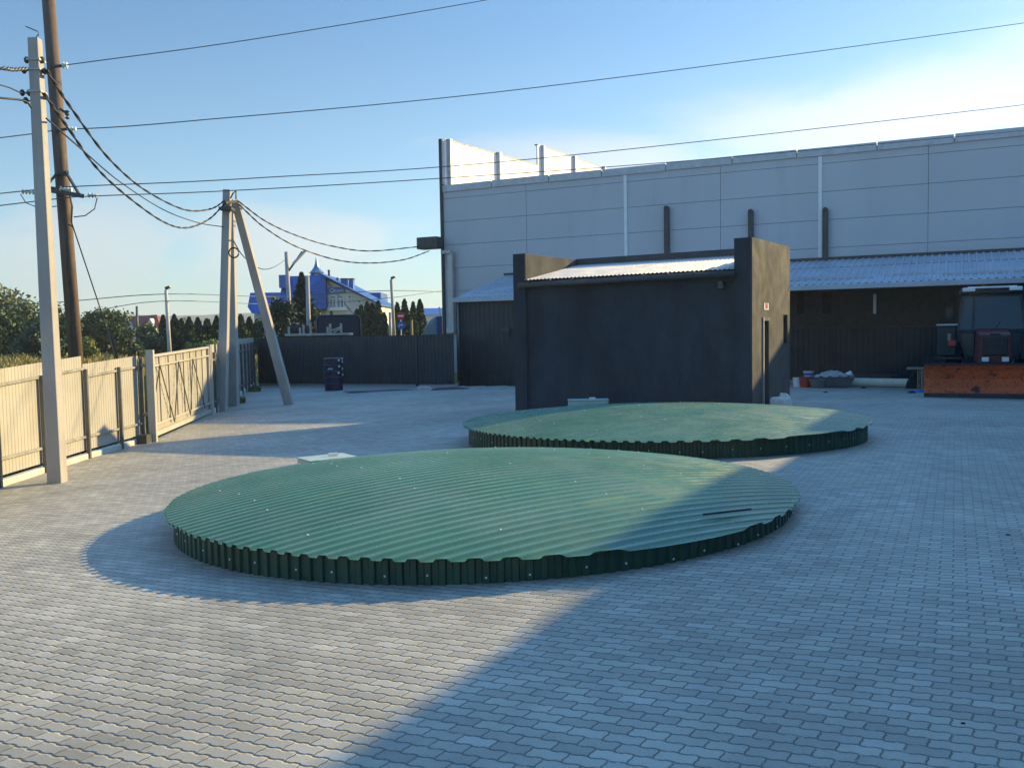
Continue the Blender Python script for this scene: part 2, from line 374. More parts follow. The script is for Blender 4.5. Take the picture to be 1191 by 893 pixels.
    def build(s, name, m, parent=None, loc=None, smooth=False, bevel=0, solid=0):
        if parent: org = WLOC[parent.name]
        else: org = Vector(loc) if loc is not None else Vector((0, 0, 0))
        me = bpy.data.meshes.new(name); me.from_pydata([tuple(v-org) for v in s.v], [], s.f); me.update()
        bm = bmesh.new(); bm.from_mesh(me); bmesh.ops.recalc_face_normals(bm, faces=bm.faces); bm.to_mesh(me); bm.free()
        if m: me.materials.append(m)
        if smooth:
            for p in me.polygons: p.use_smooth = True
        o = bpy.data.objects.new(name, me); C.objects.link(o)
        if parent: o.parent = parent
        else: o.location = org
        WLOC[o.name] = org
        if bevel:
            b = o.modifiers.new('bevel', 'BEVEL'); b.width = bevel; b.segments = 2; b.limit_method = 'ANGLE'; b.angle_limit = R(40)
        if solid:
            b = o.modifiers.new('solid', 'SOLIDIFY'); b.thickness = solid; b.offset = -1
        return o
def copy_tree(o, parent=None, loc=None, rz=None, scale=None):
    c = o.copy(); C.objects.link(c); WLOC[c.name] = Vector((0, 0, 0))
    if parent: c.parent = parent
    else:
        if loc is not None: c.location = loc
        if rz is not None: c.rotation_euler = (0, 0, rz)
        if scale is not None: c.scale = scale
    for ch in list(o.children): copy_tree(ch, c)
    return c
def ribbed(A, B, z0, z1, pitch, depth, off=0., flat=.55):
    """upright corrugated sheet from A to B; z0,z1 tuples (at A, at B)"""
    A = Vector(A); B = Vector(B); d = B-A; d.z = 0; Ln = d.length; d.normalize(); n = Vector((-d.y, d.x, 0))
    xs = []; k = max(1, int(round(Ln/pitch))); p = Ln/k
    for i in range(k):
        b = i*p; xs += [(b, 0), (b+p*flat, 0), (b+p*(flat+.1), depth), (b+p*.9, depth)]
    xs.append((Ln, 0)); m = MB(); vs = []
    for x, o in xs:
        t = x/Ln; q = A+d*x+n*(off+o)
        vs += [Vector((q.x, q.y, z0[0]+(z0[1]-z0[0])*t)), Vector((q.x, q.y, z1[0]+(z1[1]-z1[0])*t))]
    fs = [(2*i, 2*i+2, 2*i+3, 2*i+1) for i in range(len(xs)-1)]
    return m.add(vs, fs)

# ------------------------------------------------------------------ key points
FL = V(.104, 23.678); th = -.568; hu = V(math.cos(th), math.sin(th)); hv = V(-hu.y, hu.x); HW, HD, HT, HR = 6.335, 3.07, 3.874, 3.18
FR = FL+hu*HW; BR = FR+hv*HD; BLc = FL+hv*HD
O = V(9.652, 42.405); th2 = -.455; wu = V(math.cos(th2), math.sin(th2)); wv = V(-wu.y, wu.x); WE = 9.57
CQ, CZ, CBZ = 5.29, 3.348, 4.677
OC = O-wv*CQ; CT0 = -11.04; WT0, WT1 = -14.69, 44.
ROWANG_used = ROWANG

fencePts = [gnd(0, 567), gnd(104, 533), gnd(168, 514)]
gateA, gateB, gateC = gnd(178, 513), gnd(245, 483), gnd(262, 475)
farA, farB = gnd(275, 464), gnd(298, 448)
dkA, dkM, dkB = gnd(301, 448), gnd(488, 449.5), gnd(531, 449.5)
dirF = (fencePts[1]-fencePts[0]).normalized()
fence0 = fencePts[0]-dirF*9
fence0.z = ground(fence0.x, fence0.y)

# ------------------------------------------------------------------ ground
def fence_x(y):
    pts = [fence0, fencePts[0], fencePts[1], fencePts[2], gateA, gateB, gateC, farA, farB]
    if y <= pts[0].y: return pts[0].x
    for a, b in zip(pts, pts[1:]):
        if a.y <= y <= b.y: return a.x+(b.x-a.x)*(y-a.y)/max(1e-6, b.y-a.y)
    return pts[-1].x
def build_ground():
    # yard: clipped at the left fence and behind the buildings
    m = MB(); vs = []; ys = [-30+i*.75 for i in range(124)]; nx = 70
    for y in ys:
        x0 = fence_x(y)-.06; x1 = 60
        for i in range(nx+1):
            t = (i/nx)**1.5; x = x0+(x1-x0)*t; vs.append(Vector((x, y, ground(x, y))))
    fs = [(j*(nx+1)+i, j*(nx+1)+i+1, (j+1)*(nx+1)+i+1, (j+1)*(nx+1)+i) for j in range(len(ys)-1) for i in range(nx)]
    dn = (dkB-dkA); dn.z = 0; dn.normalize(); nb = V(-dn.y, dn.x)
    keep = []
    for f in fs:
        c = sum((vs[i] for i in f), Vector())/4
        if (c-dkA).dot(nb) < .6 or c.x > 2: keep.append(f)
    m.v = vs; m.f = keep
    o = m.build('yard_paving', M['paver'], smooth=True); tag(o, kind='structure')
    # field / terrain
    def outside(x, y):
        dl = fence_x(y)-x; db = (V(x, y)-V(dkA.x, dkA.y)).dot(nb) if x < 3 else (y-62)
        return max(dl, db)
    def tz(x, y):
        b = ground(x, y)-.30; d = outside(x, y)
        r = max(0, d-1.2); z = b+2.15*(1-math.exp(-r/11.))
        far = math.hypot(x, y)
        z += .35*math.sin(x*.03+1)*math.sin(y*.021)*min(1, max(0, (far-50)/60))
        return z
    def axis(lo, hi, a, b, st):
        L = [a+i*st for i in range(int((b-a)/st)+1)]; x = a; s = st; left = []
        while x > lo: s *= 1.35; x -= s; left.append(x)
        x = L[-1]; s = st; right = []
        while x < hi: s *= 1.35; x += s; right.append(x)
        return left[::-1]+L+right
    xs = axis(-2000, 2000, -40, 12, 1.); yy = axis(-900, 2000, 2, 80, 1.)
    vs = [Vector((x, y, tz(x, y))) for y in yy for x in xs]; n = len(xs)
    fs = [(j*n+i, j*n+i+1, (j+1)*n+i+1, (j+1)*n+i) for j in range(len(yy)-1) for i in range(n-1)]
    m = MB(); m.v = vs; m.f = fs; o = m.build('field', M['field'], smooth=True); tag(o, kind='structure')
    return tz
terrain = build_ground()
def build_hills():
    m = MB(); n = 160; rows = [(1250, -3), (1300, .45), (1400, .8), (1550, 1.0), (1750, .5), (1900, -3)]
    vs = []
    for d, hh in rows:
        for i in range(n+1):
            a = -1.1+2.2*i/n
            H = 38+9*math.sin(a*5+1.2)+5*math.sin(a*13+.4)+2.0*math.sin(a*41)+rng.uniform(-1.2, 1.2)
            vs.append(Vector((math.sin(a)*d, math.cos(a)*d, H*hh if hh > 0 else -3)))
    fs = [(j*(n+1)+i, j*(n+1)+i+1, (j+1)*(n+1)+i+1, (j+1)*(n+1)+i) for j in range(len(rows)-1) for i in range(n)]
    m.v = vs; m.f = fs; tag(m.build('hills', M['hill'], smooth=True), kind='structure')
build_hills()

# ------------------------------------------------------------------ warehouse
def build_warehouse():
    base = OC+wu*3; base.z = ground(base.x, base.y)
    w = thing('warehouse', (base.x, base.y, base.z), 'long pale grey panel warehouse with lean-to canopy and raised parapet at its left end', 'warehouse')
    L = O+wu*WT0; Rr = O+wu*WT1; DEP = 24
    zb = -1.2
    # core body (dark joints seen between the panels)
    m = MB(); m.slab(L+wv*.12+wu*.03, Rr+wv*.12-wu*.03, zb, WE-.1, 0, DEP); m.build('panel_joints', M['joint'], w)
    # front panels, rows of 1.24 m with 12 mm joints, bays split by vertical seams
    m = MB(); seams = [WT0]+[(onplane(x, 240, O, wu)-O).dot(wu) for x in (612, 727, 838, 953)]
    st = seams[-1]-seams[-2]; t = seams[-1]
    while t+st < WT1: t += st; seams.append(t)
    seams.append(WT1)
    rows = [WE-.02, WE-.55]; z = WE-.55
    while z-1.24 > zb: z -= 1.24; rows.append(z)
    rows.append(zb)
    for a, b in zip(seams, seams[1:]):
        for z1, z0 in zip(rows, rows[1:]):
            m.slab(O+wu*(a+.008), O+wu*(b-.008), z0+.008, z1-.008, 0, .10)
    m.build('wall', M['panel'], w, bevel=.006)
    # far end wall sheet (left) and the right end wall
    m = MB(); m.slab(L-wu*.02, L+wv*DEP-wu*.02, zb, WE-.2, 0, .10); m.build('end_wall', M['panel'], w)
    # roof and ribbed eave flashing pieces
    m = MB(); a = L+wv*.3; b = Rr+wv*.3
    m.slab(L+wv*.25+wu*.2, Rr+wv*.25, WE-.08, WE+.06, 0, DEP-.3); m.build('roof', M['zinc'], w)
    m = MB(); t = WT0-.1; k = 0
    while t < WT1:
        e = min(WT1, t+3.1+.25*math.sin(k*2.3)); dz = .012*math.sin(k*1.7)
        m.slab(O+wu*t-wv*.07, O+wu*(e-.05)-wv*.07, WE-.20+dz, WE+.16+dz, 0, .42); t = e; k += 1
    m.build('eave_flashing', M['flash'], w, bevel=.01)
    # parapet at the left end, white inside, stepped
    zA = at(513, 163, L.y).z; P = L.copy()
    def back(px, y): return onplane(px, y, L, wv)
    e1 = back(623, 193); e2 = back(703, 197); s1 = (e1-L).dot(wv); s2 = (e2-L).dot(wv); zA2 = e1.z
    pB = back(627, 171); zB = pB.z; zB2 = e2.z
    m = MB()
    m.slab(L+wu*.06, L+wv*s1+wu*.06, WE-.5, (zA, zA2), -.10, 0); m.slab(L+wv*s1+wu*.06, L+wv*s2+wu*.06, WE-.5, (zB, zB2), -.10, 0)
    m.build('parapet', M['white_panel'], w)
    m = MB()
    for px, yt, nm in ((518, 164, 0), (576, 179, 0), (627.5, 171, 0), (664.5, 183, 0), (699, 195, 0)):
        q = back(px, yt); s = (q-L).dot(wv)
        c = L+wv*s+wu*.24
        pm = MB(); pm.slab(c-wv*.14, c+wv*.14, WE-.5, q.z+.05, -.14, .14); pm.build('parapet_post', M['flash'], w)
    m = MB(); m.slab(L-wu*.14-wv*.10, L+wu*.02-wv*.10, zb, zA+.05, 0, .45); m.build('corner_trim', M['dark_sheet'], w)
    m = MB(); m.slab(L+wu*.05-wv*.11, L+wu*.14-wv*.11, WE+.2, zA+.04, 0, .2); m.build('parapet_end_trim', M['flash'], w)
    # dark coping along the parapet top
    m = MB(); m.slab(L+wu*.0, L+wv*s1, (zA, zA2), (zA+.06, zA2+.06), -.18, .06); m.slab(L+wv*(s1+.003), L+wv*s2, (zB, zB2), (zB+.06, zB2+.06), -.18, .06); m.build('coping', M['dark_metal'], w)
    # vertical strips and dark ducts on the wall
    for px, y0, y1, wd in ((727, 204, 300, .16), (954, 182, 302, .16)):
        a = onplane(px, y0, O-wv*.05, wu); b = onplane(px, y1, O-wv*.05, wu)
        MB().slab(a-wu*wd/2, a+wu*wd/2, b.z-.4, a.z, 0, .049).build('seam_cover', M['white'], w)
    for px, y0, y1 in ((775, 239, 296), (873, 243, 300), (960, 241, 306)):
        a = onplane(px, y0, O-wv*.2, wu); b = onplane(px, y1, O-wv*.2, wu)
        m = MB(); m.slab(a-wu*.11, a+wu*.11, b.z-.6, a.z-.12, -.08, .16); m.cyl(V(a.x, a.y, a.z-.12)-wv*.08, V(a.x, a.y, a.z-.12)+wv*.16, .11, n=16)
        m.build('wall_duct', M['dark_metal'], w)
    # left downpipe on the corner, and the dark bracket box which carries the cables
    a = at(524, 291, (L+wu*.5).y-.25); b = at(525, 384, a.y)
    m = MB(); m.box((a.x, a.y, (a.z+b.z)/2-.05), (.30, .22, a.z-b.z-.1), th2); m.box((b.x, b.y, b.z), (.48, .3, .34), th2); m.box((a.x-.22, a.y, a.z-.10), (.6, .24, .20), th2)
    m.build('downpipe', M['zinc'], w, bevel=.03)
    a = at(500, 283, L.y-.2); m = MB(); m.box((a.x, a.y, a.z), (1.25, .7, .62), th2); o = m.build('cable_box', M['dark_metal'], w, bevel=.02)
    # ---------------- lean-to canopy
    A = OC+wu*CT0; B = OC+wu*WT1
    slope = (CBZ-CZ)/CQ
    k = int((WT1-CT0)/.275); vs = []; m = MB()
    for i in range(k+1):
        for du, dz in ((0, 0), (.16, 0), (.185, .045), (.25, .045)):
            t = CT0+i*.275+du
            if t > WT1: break
            p = OC+wu*t; q = O+wu*t-wv*.02
            vs.append((Vector((p.x, p.y, CZ+.09+dz))-wv*.12, Vector((q.x, q.y, CBZ+.09+dz))))
    fl = []; 
    for p, q in vs: fl += [p, q]
    m.add(fl, [(2*i, 2*i+2, 2*i+3, 2*i+1) for i in range(len(vs)-1)])
    m.build('canopy_roof', M['canopy_sheet'], w, solid=.004)
    # dark cap strip against the wall
    MB().slab(O+wu*CT0-wv*.16, O+wu*WT1-wv*.16, CBZ+.10, CBZ+.20, 0, .15).build('wall_flashing', M['dark_metal'], w)
    # snow stops: short angled bars in two broken rows
    m = MB()
    for frac in (.16,):
        t = CT0+.5
        while t < WT1-2:
            ln = random.uniform(1.4, 2.4); p = A+wu*(t-CT0)+wv*(CQ*frac+random.choice((0, 0, .35))); z = CZ+.14+(CBZ-CZ)*((p-A).dot(wv)/CQ)
            m.slab(p, p+wu*ln, z, z+.09, 0, .06); t += ln+random.uniform(.1, .5)
    m.build('snow_guard', M['canopy_sheet'], w)
    MB().slab(A-wv*.20-wu*.1, B-wv*.20, CZ-.10, CZ+.10, 0, .16).build('gutter', M['canopy_sheet'], w, bevel=.02)
    # end gable of the lean-to (left)
    q = A+wv*CQ
    m = MB(); m.slab(A+wu*.0, q, (zb, zb), (CZ-.02, CBZ-.02), -.12, 0); m.build('lean_to_end_wall', M['dark_sheet'], w)
    # enclosed left bay: dark sheet wall and gate
    tE = 6.2
    ribbed(A+wv*.10, A+wu*tE+wv*.10, (zb, zb), (CZ-.06,)*2, .25, -.02).build('lean_to_wall', M['dark_sheet'], w)
    MB().slab(A+wu*tE, A+wu*tE+wv*CQ, zb, (CZ-.1, CBZ-.1), 0, .1).build('lean_to_partition', M['back_wall'], w)
    a = onplane(588, 383, A, wu); m = MB(); m.box((a.x, a.y-.05, a.z), (.42, .08, .12), th2); m.box((a.x+.1, a.y-.1, a.z-.1), (.08, .08, .3), th2); m.build('handle', M['dark_metal'], w)
    a = onplane(532.5, 349, A-wv*.1, wu); b = gnd(534, 449)
    m = MB(); m.cyl(a, V(a.x, a.y, ground(a.x, a.y)+.12), .05, n=12); m.cyl(V(a.x, a.y, ground(a.x, a.y)+.14), V(a.x-.06, a.y-.25, ground(a.x, a.y)+.03), .055, n=12); m.build('downpipe', M['post'], w, smooth=True)
    # open right bay: recessed back wall
    RQ = 3.4
    C0 = OC+wu*(tE+CT0+.1)+wv*RQ; C1 = OC+wu*WT1+wv*RQ
    zm = 1.75
    ribbed(C0, C1, (zb-.3, zb-.3), (zm, zm), .22, -.025).build('back_wall', M['back_wall'], w)
    MB().slab(C0+wv*.02, C1+wv*.02, zm+.002, CBZ-.35, 0, .1).build('upper_back_wall', M['brown_band'], w)
    for x0, x1 in ((927, 935), (957, 965)):
        a = onplane(x0, 340, C0, wu); b = onplane(x1, 365, C0, wu)
        MB().slab(a, V(b.x, b.y, 0), b.z, a.z, -.03, .05).build('window', M['void'], w)
    a = onplane(1017.5, 342, C0-wv*.1, wu); b = onplane(1017.5, 365, C0-wv*.1, wu)
    MB().slab(V(a.x, a.y, 0)-wu*.06, V(a.x, a.y, 0)+wu*.06, b.z, a.z, -.03, .05).build('light_tube', M['white'], w, bevel=.02)
    # timber soffit brackets and posts
    for t in np.arange(3.0, 42, 3.4):
        p = OC+wu*t+wv*.25
        MB().bar(V(p.x, p.y, CZ-.05), V((p+wv*(RQ-.3)).x, (p+wv*(RQ-.3)).y, CZ-.05+slope*(RQ-.3)), .08, .16).build('rafter', M['dark_metal'], w)
    p = onplane(1143, 345, OC+wv*.3, wu)
    for t in ((p-OC).dot(wu), (p-OC).dot(wu)+7):
        q = OC+wu*t+wv*.3
        MB().cyl(V(q.x, q.y, ground(q.x, q.y)-.1), V(q.x, q.y, CZ-.02), .055, n=12).build('canopy_post', M['rail'], w, smooth=True)
    # concrete plinth of the yard side
    MB().slab(C0-wv*.25, C1-wv*.25, zb-.4, ground(C0.x+4, C0.y)-.02+.10, 0, .24).build('plinth', M['concrete'], w)
build_warehouse()

# ------------------------------------------------------------------ the hall off to the right whose shadow lies over the yard
def build_hall():
    a = V(-.9, 3.95); b = V(7.93, 20.25); Hh = 6.0; off = V(SDIR.x, SDIR.y)*((Hh+.08)/SDIR.z)
    d = (b-a).normalized(); P0 = a+off-d*22; P1 = b+off+d*1.0; n = V(d.y, -d.x)
    h = thing('storage_hall', (P0.x, P0.y, -.5), 'grey metal hall standing beyond the right edge whose long shadow crosses the yard', 'building')
    MB().slab(P0+n*.2, P1+n*.2, -1.5, Hh-.25, -12, 0).build('wall', M['panel'], h)
    ribbed(P0+n*.19, P1+n*.19, (-1.5,)*2, (Hh-.28,)*2, .3, .03).build('cladding', M['flash'], h)
    MB().slab(P0, P1, Hh-.25, Hh, -12.2, 0).build('roof', M['zinc'], h)
    for t0, t1, hh in ((3.7, 9.3, .24), (11.8, 19.0, .27)):  # unseen blocks added to shift the shadow edge across the tank covers
        MB().slab(a+off+d*t0, a+off+d*t1, Hh+.002, Hh+.08+hh, -.3, 0).build('added_shadow_block', M['zinc'], h)
    for t in (6., 16., 26.):
        q = P0+d*t
        MB().slab(q, q+d*4, -1.5, 2.7, -.10, .02).build('door', M['dark_sheet'], h)
build_hall()

# ------------------------------------------------------------------ hut
def build_hut():
    c = (FL+FR)/2; h = thing('utility_hut', (c.x, c.y, ground(c.x, c.y)), 'small dark grey plastered hut with side parapets and sloping metal roof', 'hut')
    zb = -.9; T1, T2 = .36, .40
    fr = FR
    # front, left and back walls
    m = MB()
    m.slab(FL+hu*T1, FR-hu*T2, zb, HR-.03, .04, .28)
    m.build('front_wall', M['plaster_shade_tone'], h)
    MB().slab(FL-hu*.004, FL+hu*(T1+.003), zb, HT+.002, -.035, -.001).build('shade_tone_end', M['plaster_shade_tone'], h); MB().slab(FR-hu*(T2+.003), FR-hu*.012, zb, HT+.002, -.035, -.001).build('shade_tone_end', M['plaster_shade_tone'], h)  # thin skins added to carry the painted shade over the side-wall ends
    m = MB(); m.slab(FL, FL+hu*T1, zb, HT, 0, HD); m.build('side_wall', M['plaster'], h, bevel=.012)
    m = MB(); m.slab(FL+hu*T1+hv*HD, FR-hu*T2+hv*HD, zb, HT-.06, -.26, 0); m.build('rear_wall', M['plaster'], h)
    # right wall with door and window openings
    def s_of(px, py): 
        q = onplane(px, py, FR, hv); return (q-FR).dot(hv), q.z
    s0, zt = s_of(887.2, 371.5); s1, _ = s_of(894.2, 371.5); w0, wz1 = s_of(911, 366); w1, wz0 = s_of(916, 400)
    gz = ground(FR.x, FR.y)
    W = MB()
    def seg(a, b, z0, z1): W.slab(FR+hv*a, FR+hv*b, z0, z1, 0, T2)
    W2 = [(0, s0), (s0, s1), (s1, w0), (w0, w1), (w1, HD)]
    seg(0, s0, zb, HT); seg(s0, s1, zt, HT); seg(s1, w0, zb, HT); seg(w0, w1, wz1, HT); seg(w0, w1, zb, wz0); seg(w1, HD, zb, HT)
    o = W.build('side_wall', M['plaster'], h)
    bm = bmesh.new(); bm.from_mesh(o.data); bmesh.ops.remove_doubles(bm, verts=bm.verts, dist=.001); bm.to_mesh(o.data); bm.free()
    d = MB(); d.slab(FR+hv*(s0+.05), FR+hv*(s1-.02), gz+.02, zt-.05, .16, .22); dd = d.build('door', M['dark_metal'], h, bevel=.006)
    q = FR+hv*(s0+.16)-hu*.14; MB().cyl(V(q.x, q.y, gz+1.02), V(q.x+hu.x*.1, q.y+hu.y*.1, gz+1.02), .022).build('handle', M['white'], dd)
    f = MB(); f.slab(FR+hv*(s0-.035), FR+hv*(s0+.03), gz, zt+.05, -.03, -.002); f.build('door_frame', M['concrete'], h)
    f = MB(); f.slab(FR+hv*(s0+.032), FR+hv*s1, zt-.03, zt+.05, -.03, .05); f.build('door_lintel', M['dark_metal'], h)
    g = MB(); g.slab(FR+hv*w0, FR+hv*w1, wz0, wz1, .12, .15); wn = g.build('window', M['window'], h)
    f = MB()
    f.slab(FR+hv*w0, FR+hv*(w0+.04), wz0, wz1, .05, .119); f.slab(FR+hv*(w1-.04), FR+hv*w1, wz0, wz1, .05, .119); f.slab(FR+hv*(w0+.041), FR+hv*(w1-.041), wz1-.05, wz1, .05, .119); f.slab(FR+hv*(w0+.041), FR+hv*(w1-.041), wz0, wz0+.05, .05, .119)
    f.build('frame', M['dark_metal'], wn)
    a0, za = s_of(888.3, 352.5); a1, zb2 = s_of(893.5, 360.5)
    p = MB(); p.slab(FR+hv*a0, FR+hv*a1, zb2, za, -.012, -.002); pl = p.build('wall_plate', M['white'], h)
    p = MB(); zmid = (za+zb2)/2; am = (a1-a0)
    p.slab(FR+hv*(a0+am*.25), FR+hv*(a0+am*.75), zmid-.05, zmid+.07, -.016, -.0125); p.build('mark', M['sign_red'], pl)
    # roof sheet
    m = MB(); k = 0; vs = []; x = T1+.01; p = .11
    zr0, zr1 = HR, HT-.17
    while x < HW-T2-.02:
        for du, dz in ((0, 0), (.045, 0), (.06, .02), (.095, .02)):
            q = FL+hu*(x+du)-hv*.10; r = FL+hu*(x+du)+hv*(HD-.27)
            if x+du < HW-T2-.01: vs += [V(q.x, q.y, zr0+dz), V(r.x, r.y, zr1+dz)]
        x += p
    m.add(vs, [(2*i, 2*i+2, 2*i+3, 2*i+1) for i in range(len(vs)//2-1)]); m.build('roof', M['zinc'], h, solid=.003)
    # dark back upstand
    m = MB(); m.slab(FL+hu*(T1+.0)+hv*(HD-.262), FR-hu*T2+hv*(HD-.262), zr1-.05, HT+.015, -.03, 0); m.build('roof_flashing', M['dark_metal'], h)
    # gutter with brackets
    m = MB(); a = FL+hu*(T1-.12)-hv*.16; b = FR-hu*(T2-.05)-hv*.16
    a = V(a.x, a.y, HR-.13); b = V(b.x, b.y, HR-.11); m.cyl(a, b, .075, n=14); g = m.build('gutter', M['dark_metal'], h, smooth=True)
    for i in range(9):
        t = (i+.5)/9; q = a.lerp(b, t)
        MB().box((q.x, q.y, q.z+.075), (.05, .14, .05), th).build('bracket', M['dark_metal'], g)
    q = FR-hu*(T2+.3)-hv*.05; MB().box((q.x, q.y, HR-.34), (.12, .12, .16), th).build('lamp', M['dark_metal'], h)
    # sack leaning by the doorway
    q = onplane(907.5, 470, FR+hu*.35, hv); gz2 = ground(q.x, q.y); SK = .55
    s = MB(); pw = lambda c, e: math.copysign(abs(c)**e, c)
    def fn(u, v):
        a = u*2*math.pi; f = (v-.5)*math.pi; cf = max(0, math.cos(f))**.35
        x = pw(math.cos(a), .6)*.24*cf*(1+.10*math.sin(5*a+v*7)); y = pw(math.sin(a), .6)*.36*cf*(1+.12*math.sin(3*a-v*5)); z = .34+.36*pw(math.sin(f), .45)+.05*math.sin(a*2+1)*v+.07*math.cos(a)*v
        return Vector((q.x+(x+y*.85)*SK, q.y+(x*.3-y*.35)*SK, gz2+max(-.01, z*.68)))
    s.grid(fn, 26, 14); o = s.build('sack', M['sack'], None, loc=(q.x, q.y, gz2), smooth=True); tag(o, 'lumpy white sack leaning by the open doorway of the dark hut', 'sack')
build_hut()

# ------------------------------------------------------------------ round tank covers
def build_cover(c, Rr, Rs, zl, dome, ang, label, tilt, hatch, seed):
    r = random.Random(seed); root = thing('tank_cover', (c.x, c.y, c.z), label, 'tank cover', 'round green tank covers')
    ca, sa = math.cos(ang), math.sin(ang); pitch = .137
    gx, gy = tilt
    def corr(t):
        p = (t/pitch) % 1.0; s = math.sin(2*math.pi*p); return .026*max(0., min(1., .35+1.9*s))-.012
    def zt(s, t): return zl+dome*(1-(s*s+t*t)/(Rr*Rr))+gx*(s*ca-t*sa)+gy*(s*sa+t*ca)
    def W(s, t, dz=0): return V(c.x+s*ca-t*sa, c.y+s*sa+t*ca, c.z+zt(s, t)+corr(t)+dz)
    nt = int(2*Rr/pitch*16); ns = 36; vs = []
    for j in range(nt+1):
        t = -Rr+2*Rr*j/nt; t = max(-Rr*.99995, min(Rr*.99995, t)); L = math.sqrt(Rr*Rr-t*t)
        L += .008*math.sin(t*9+seed)
        for i in range(ns+1): vs.append(W(-L+2*L*i/ns, t))
    fs = [(j*(ns+1)+i, j*(ns+1)+i+1, (j+1)*(ns+1)+i+1, (j+1)*(ns+1)+i) for j in range(nt) for i in range(ns)]
    m = MB(); m.v = vs; m.f = fs; m.build('roof_sheet', M['green'], root, smooth=True)
    # skirt: upright ribbed sheet bent round the rim, uneven foot
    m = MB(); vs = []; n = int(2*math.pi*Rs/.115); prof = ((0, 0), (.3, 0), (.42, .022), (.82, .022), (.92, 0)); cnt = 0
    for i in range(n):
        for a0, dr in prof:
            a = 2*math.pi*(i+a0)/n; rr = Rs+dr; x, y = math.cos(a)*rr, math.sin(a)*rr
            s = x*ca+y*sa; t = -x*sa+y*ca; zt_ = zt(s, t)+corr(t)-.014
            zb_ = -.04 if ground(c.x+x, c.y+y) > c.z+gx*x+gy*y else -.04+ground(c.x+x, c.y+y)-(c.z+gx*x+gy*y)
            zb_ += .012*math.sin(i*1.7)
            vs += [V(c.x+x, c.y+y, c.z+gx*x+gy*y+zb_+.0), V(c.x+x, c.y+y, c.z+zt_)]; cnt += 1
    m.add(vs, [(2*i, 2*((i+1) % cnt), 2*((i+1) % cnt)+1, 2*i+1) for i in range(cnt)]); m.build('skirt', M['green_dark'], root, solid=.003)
    # screws
    sm = MB(); sm.lathe((0, 0, 0), [(.010, 0), (.010, .003), (.007, .007), (.002, .009)], 8); proto = None
    def screw(p, nrm=None):
        nonlocal proto
        if proto is None:
            proto = sm.build('screw', M['white_plastic'], None); o = proto; o.parent = root
        else:
            o = proto.copy(); C.objects.link(o); o.parent = root
        o.location = p-WLOC[root.name]
        if nrm is not None: o.rotation_euler = nrm.to_track_quat('Z', 'Y').to_euler()
    for s0 in (-2.7, -1.3, .1, 1.5, 2.8):
        for k in range(-24, 25, 4):
            t = (k+.25)*pitch+pitch*r.choice((0, 0, 1)); s = s0+r.uniform(-.06, .06)
            if s*s+t*t < (Rr-.12)**2 and r.random() < .85: screw(W(s, t))
    for i in range(0, 46):
        if len(root.children) > 96: break
        a = math.pi+.25+2.7*i/45; a2 = round(a/(2*math.pi)*n)*2*math.pi/n+.6*2*math.pi/n; rr = Rs+.024; x, y = math.cos(a2)*rr, math.sin(a2)*rr
        if i % 2 == 0: screw(V(c.x+x, c.y+y, c.z+gx*x+gy*y+zl*.36+r.uniform(-.02, .02)), V(x, y))
    # hatch box
    hp, hl, hw_, hrz, hh = hatch
    s = (hp.x-c.x)*ca+(hp.y-c.y)*sa; t = -(hp.x-c.x)*sa+(hp.y-c.y)*ca; z0 = W(s, t).z-.06
    hb = MB(); hb.box((hp.x, hp.y, z0+hh/2), (hl, hw_, hh), hrz); hatch_o = hb.build('hatch', M['hatch'], root, bevel=.012)
    hb = MB(); hb.box((hp.x, hp.y, z0+hh+.012), (hl+.02, hw_+.02, .018), hrz); hb.build('lid', M['hatch'], hatch_o, bevel=.008)
    k = Vector((math.cos(hrz), math.sin(hrz), 0)); hb = MB(); hb.box((hp.x+k.x*.1, hp.y+k.y*.1, z0+hh+.045), (.14, .04, .04), hrz); hb.build('handle', M['white_plastic'], hatch_o)
    return root, W
M['hatch'] = mat('pale_green_hatch', (.38, .48, .43), .45, var=.1, dirt=(.25, .36, .28), dscale=3)
c1 = G(-.33, 10.36); h1 = at(380, 540, 12.75)
cov1, W1 = build_cover(c1, 3.49, 3.39, .225, .29, .55, 'nearer and larger looking round green corrugated tank cover on the paving', (.004, -.010), (V(h1.x, h1.y), .70, .46, .62, .115), 1)
def handle():
    a = V(c1.x+2.02, c1.y-2.42); b = V(c1.x+2.50, c1.y-2.22)
    c = (a+b)/2; s, t = (c.x-c1.x), (c.y-c1.y)
    ang = .55; S_ = s*math.cos(ang)+t*math.sin(ang); T_ = -s*math.sin(ang)+t*math.cos(ang); z = W1(S_, T_).z+.075
    MB().bar(V(a.x, a.y, z), V(b.x, b.y, z), .022, .016).build('lifting_strap', M['dark_metal'], cov1)
handle()
c2 = G(2.87, 17.28, .05); h2 = at(684, 469.5, 20.2)
cov2, W2 = build_cover(c2, 3.83, 3.70, .25, .22, .53, 'farther round green corrugated tank cover in front of the dark hut', (.006, -.010), (V(h2.x, h2.y), .9, .4, -.05, .19), 2)

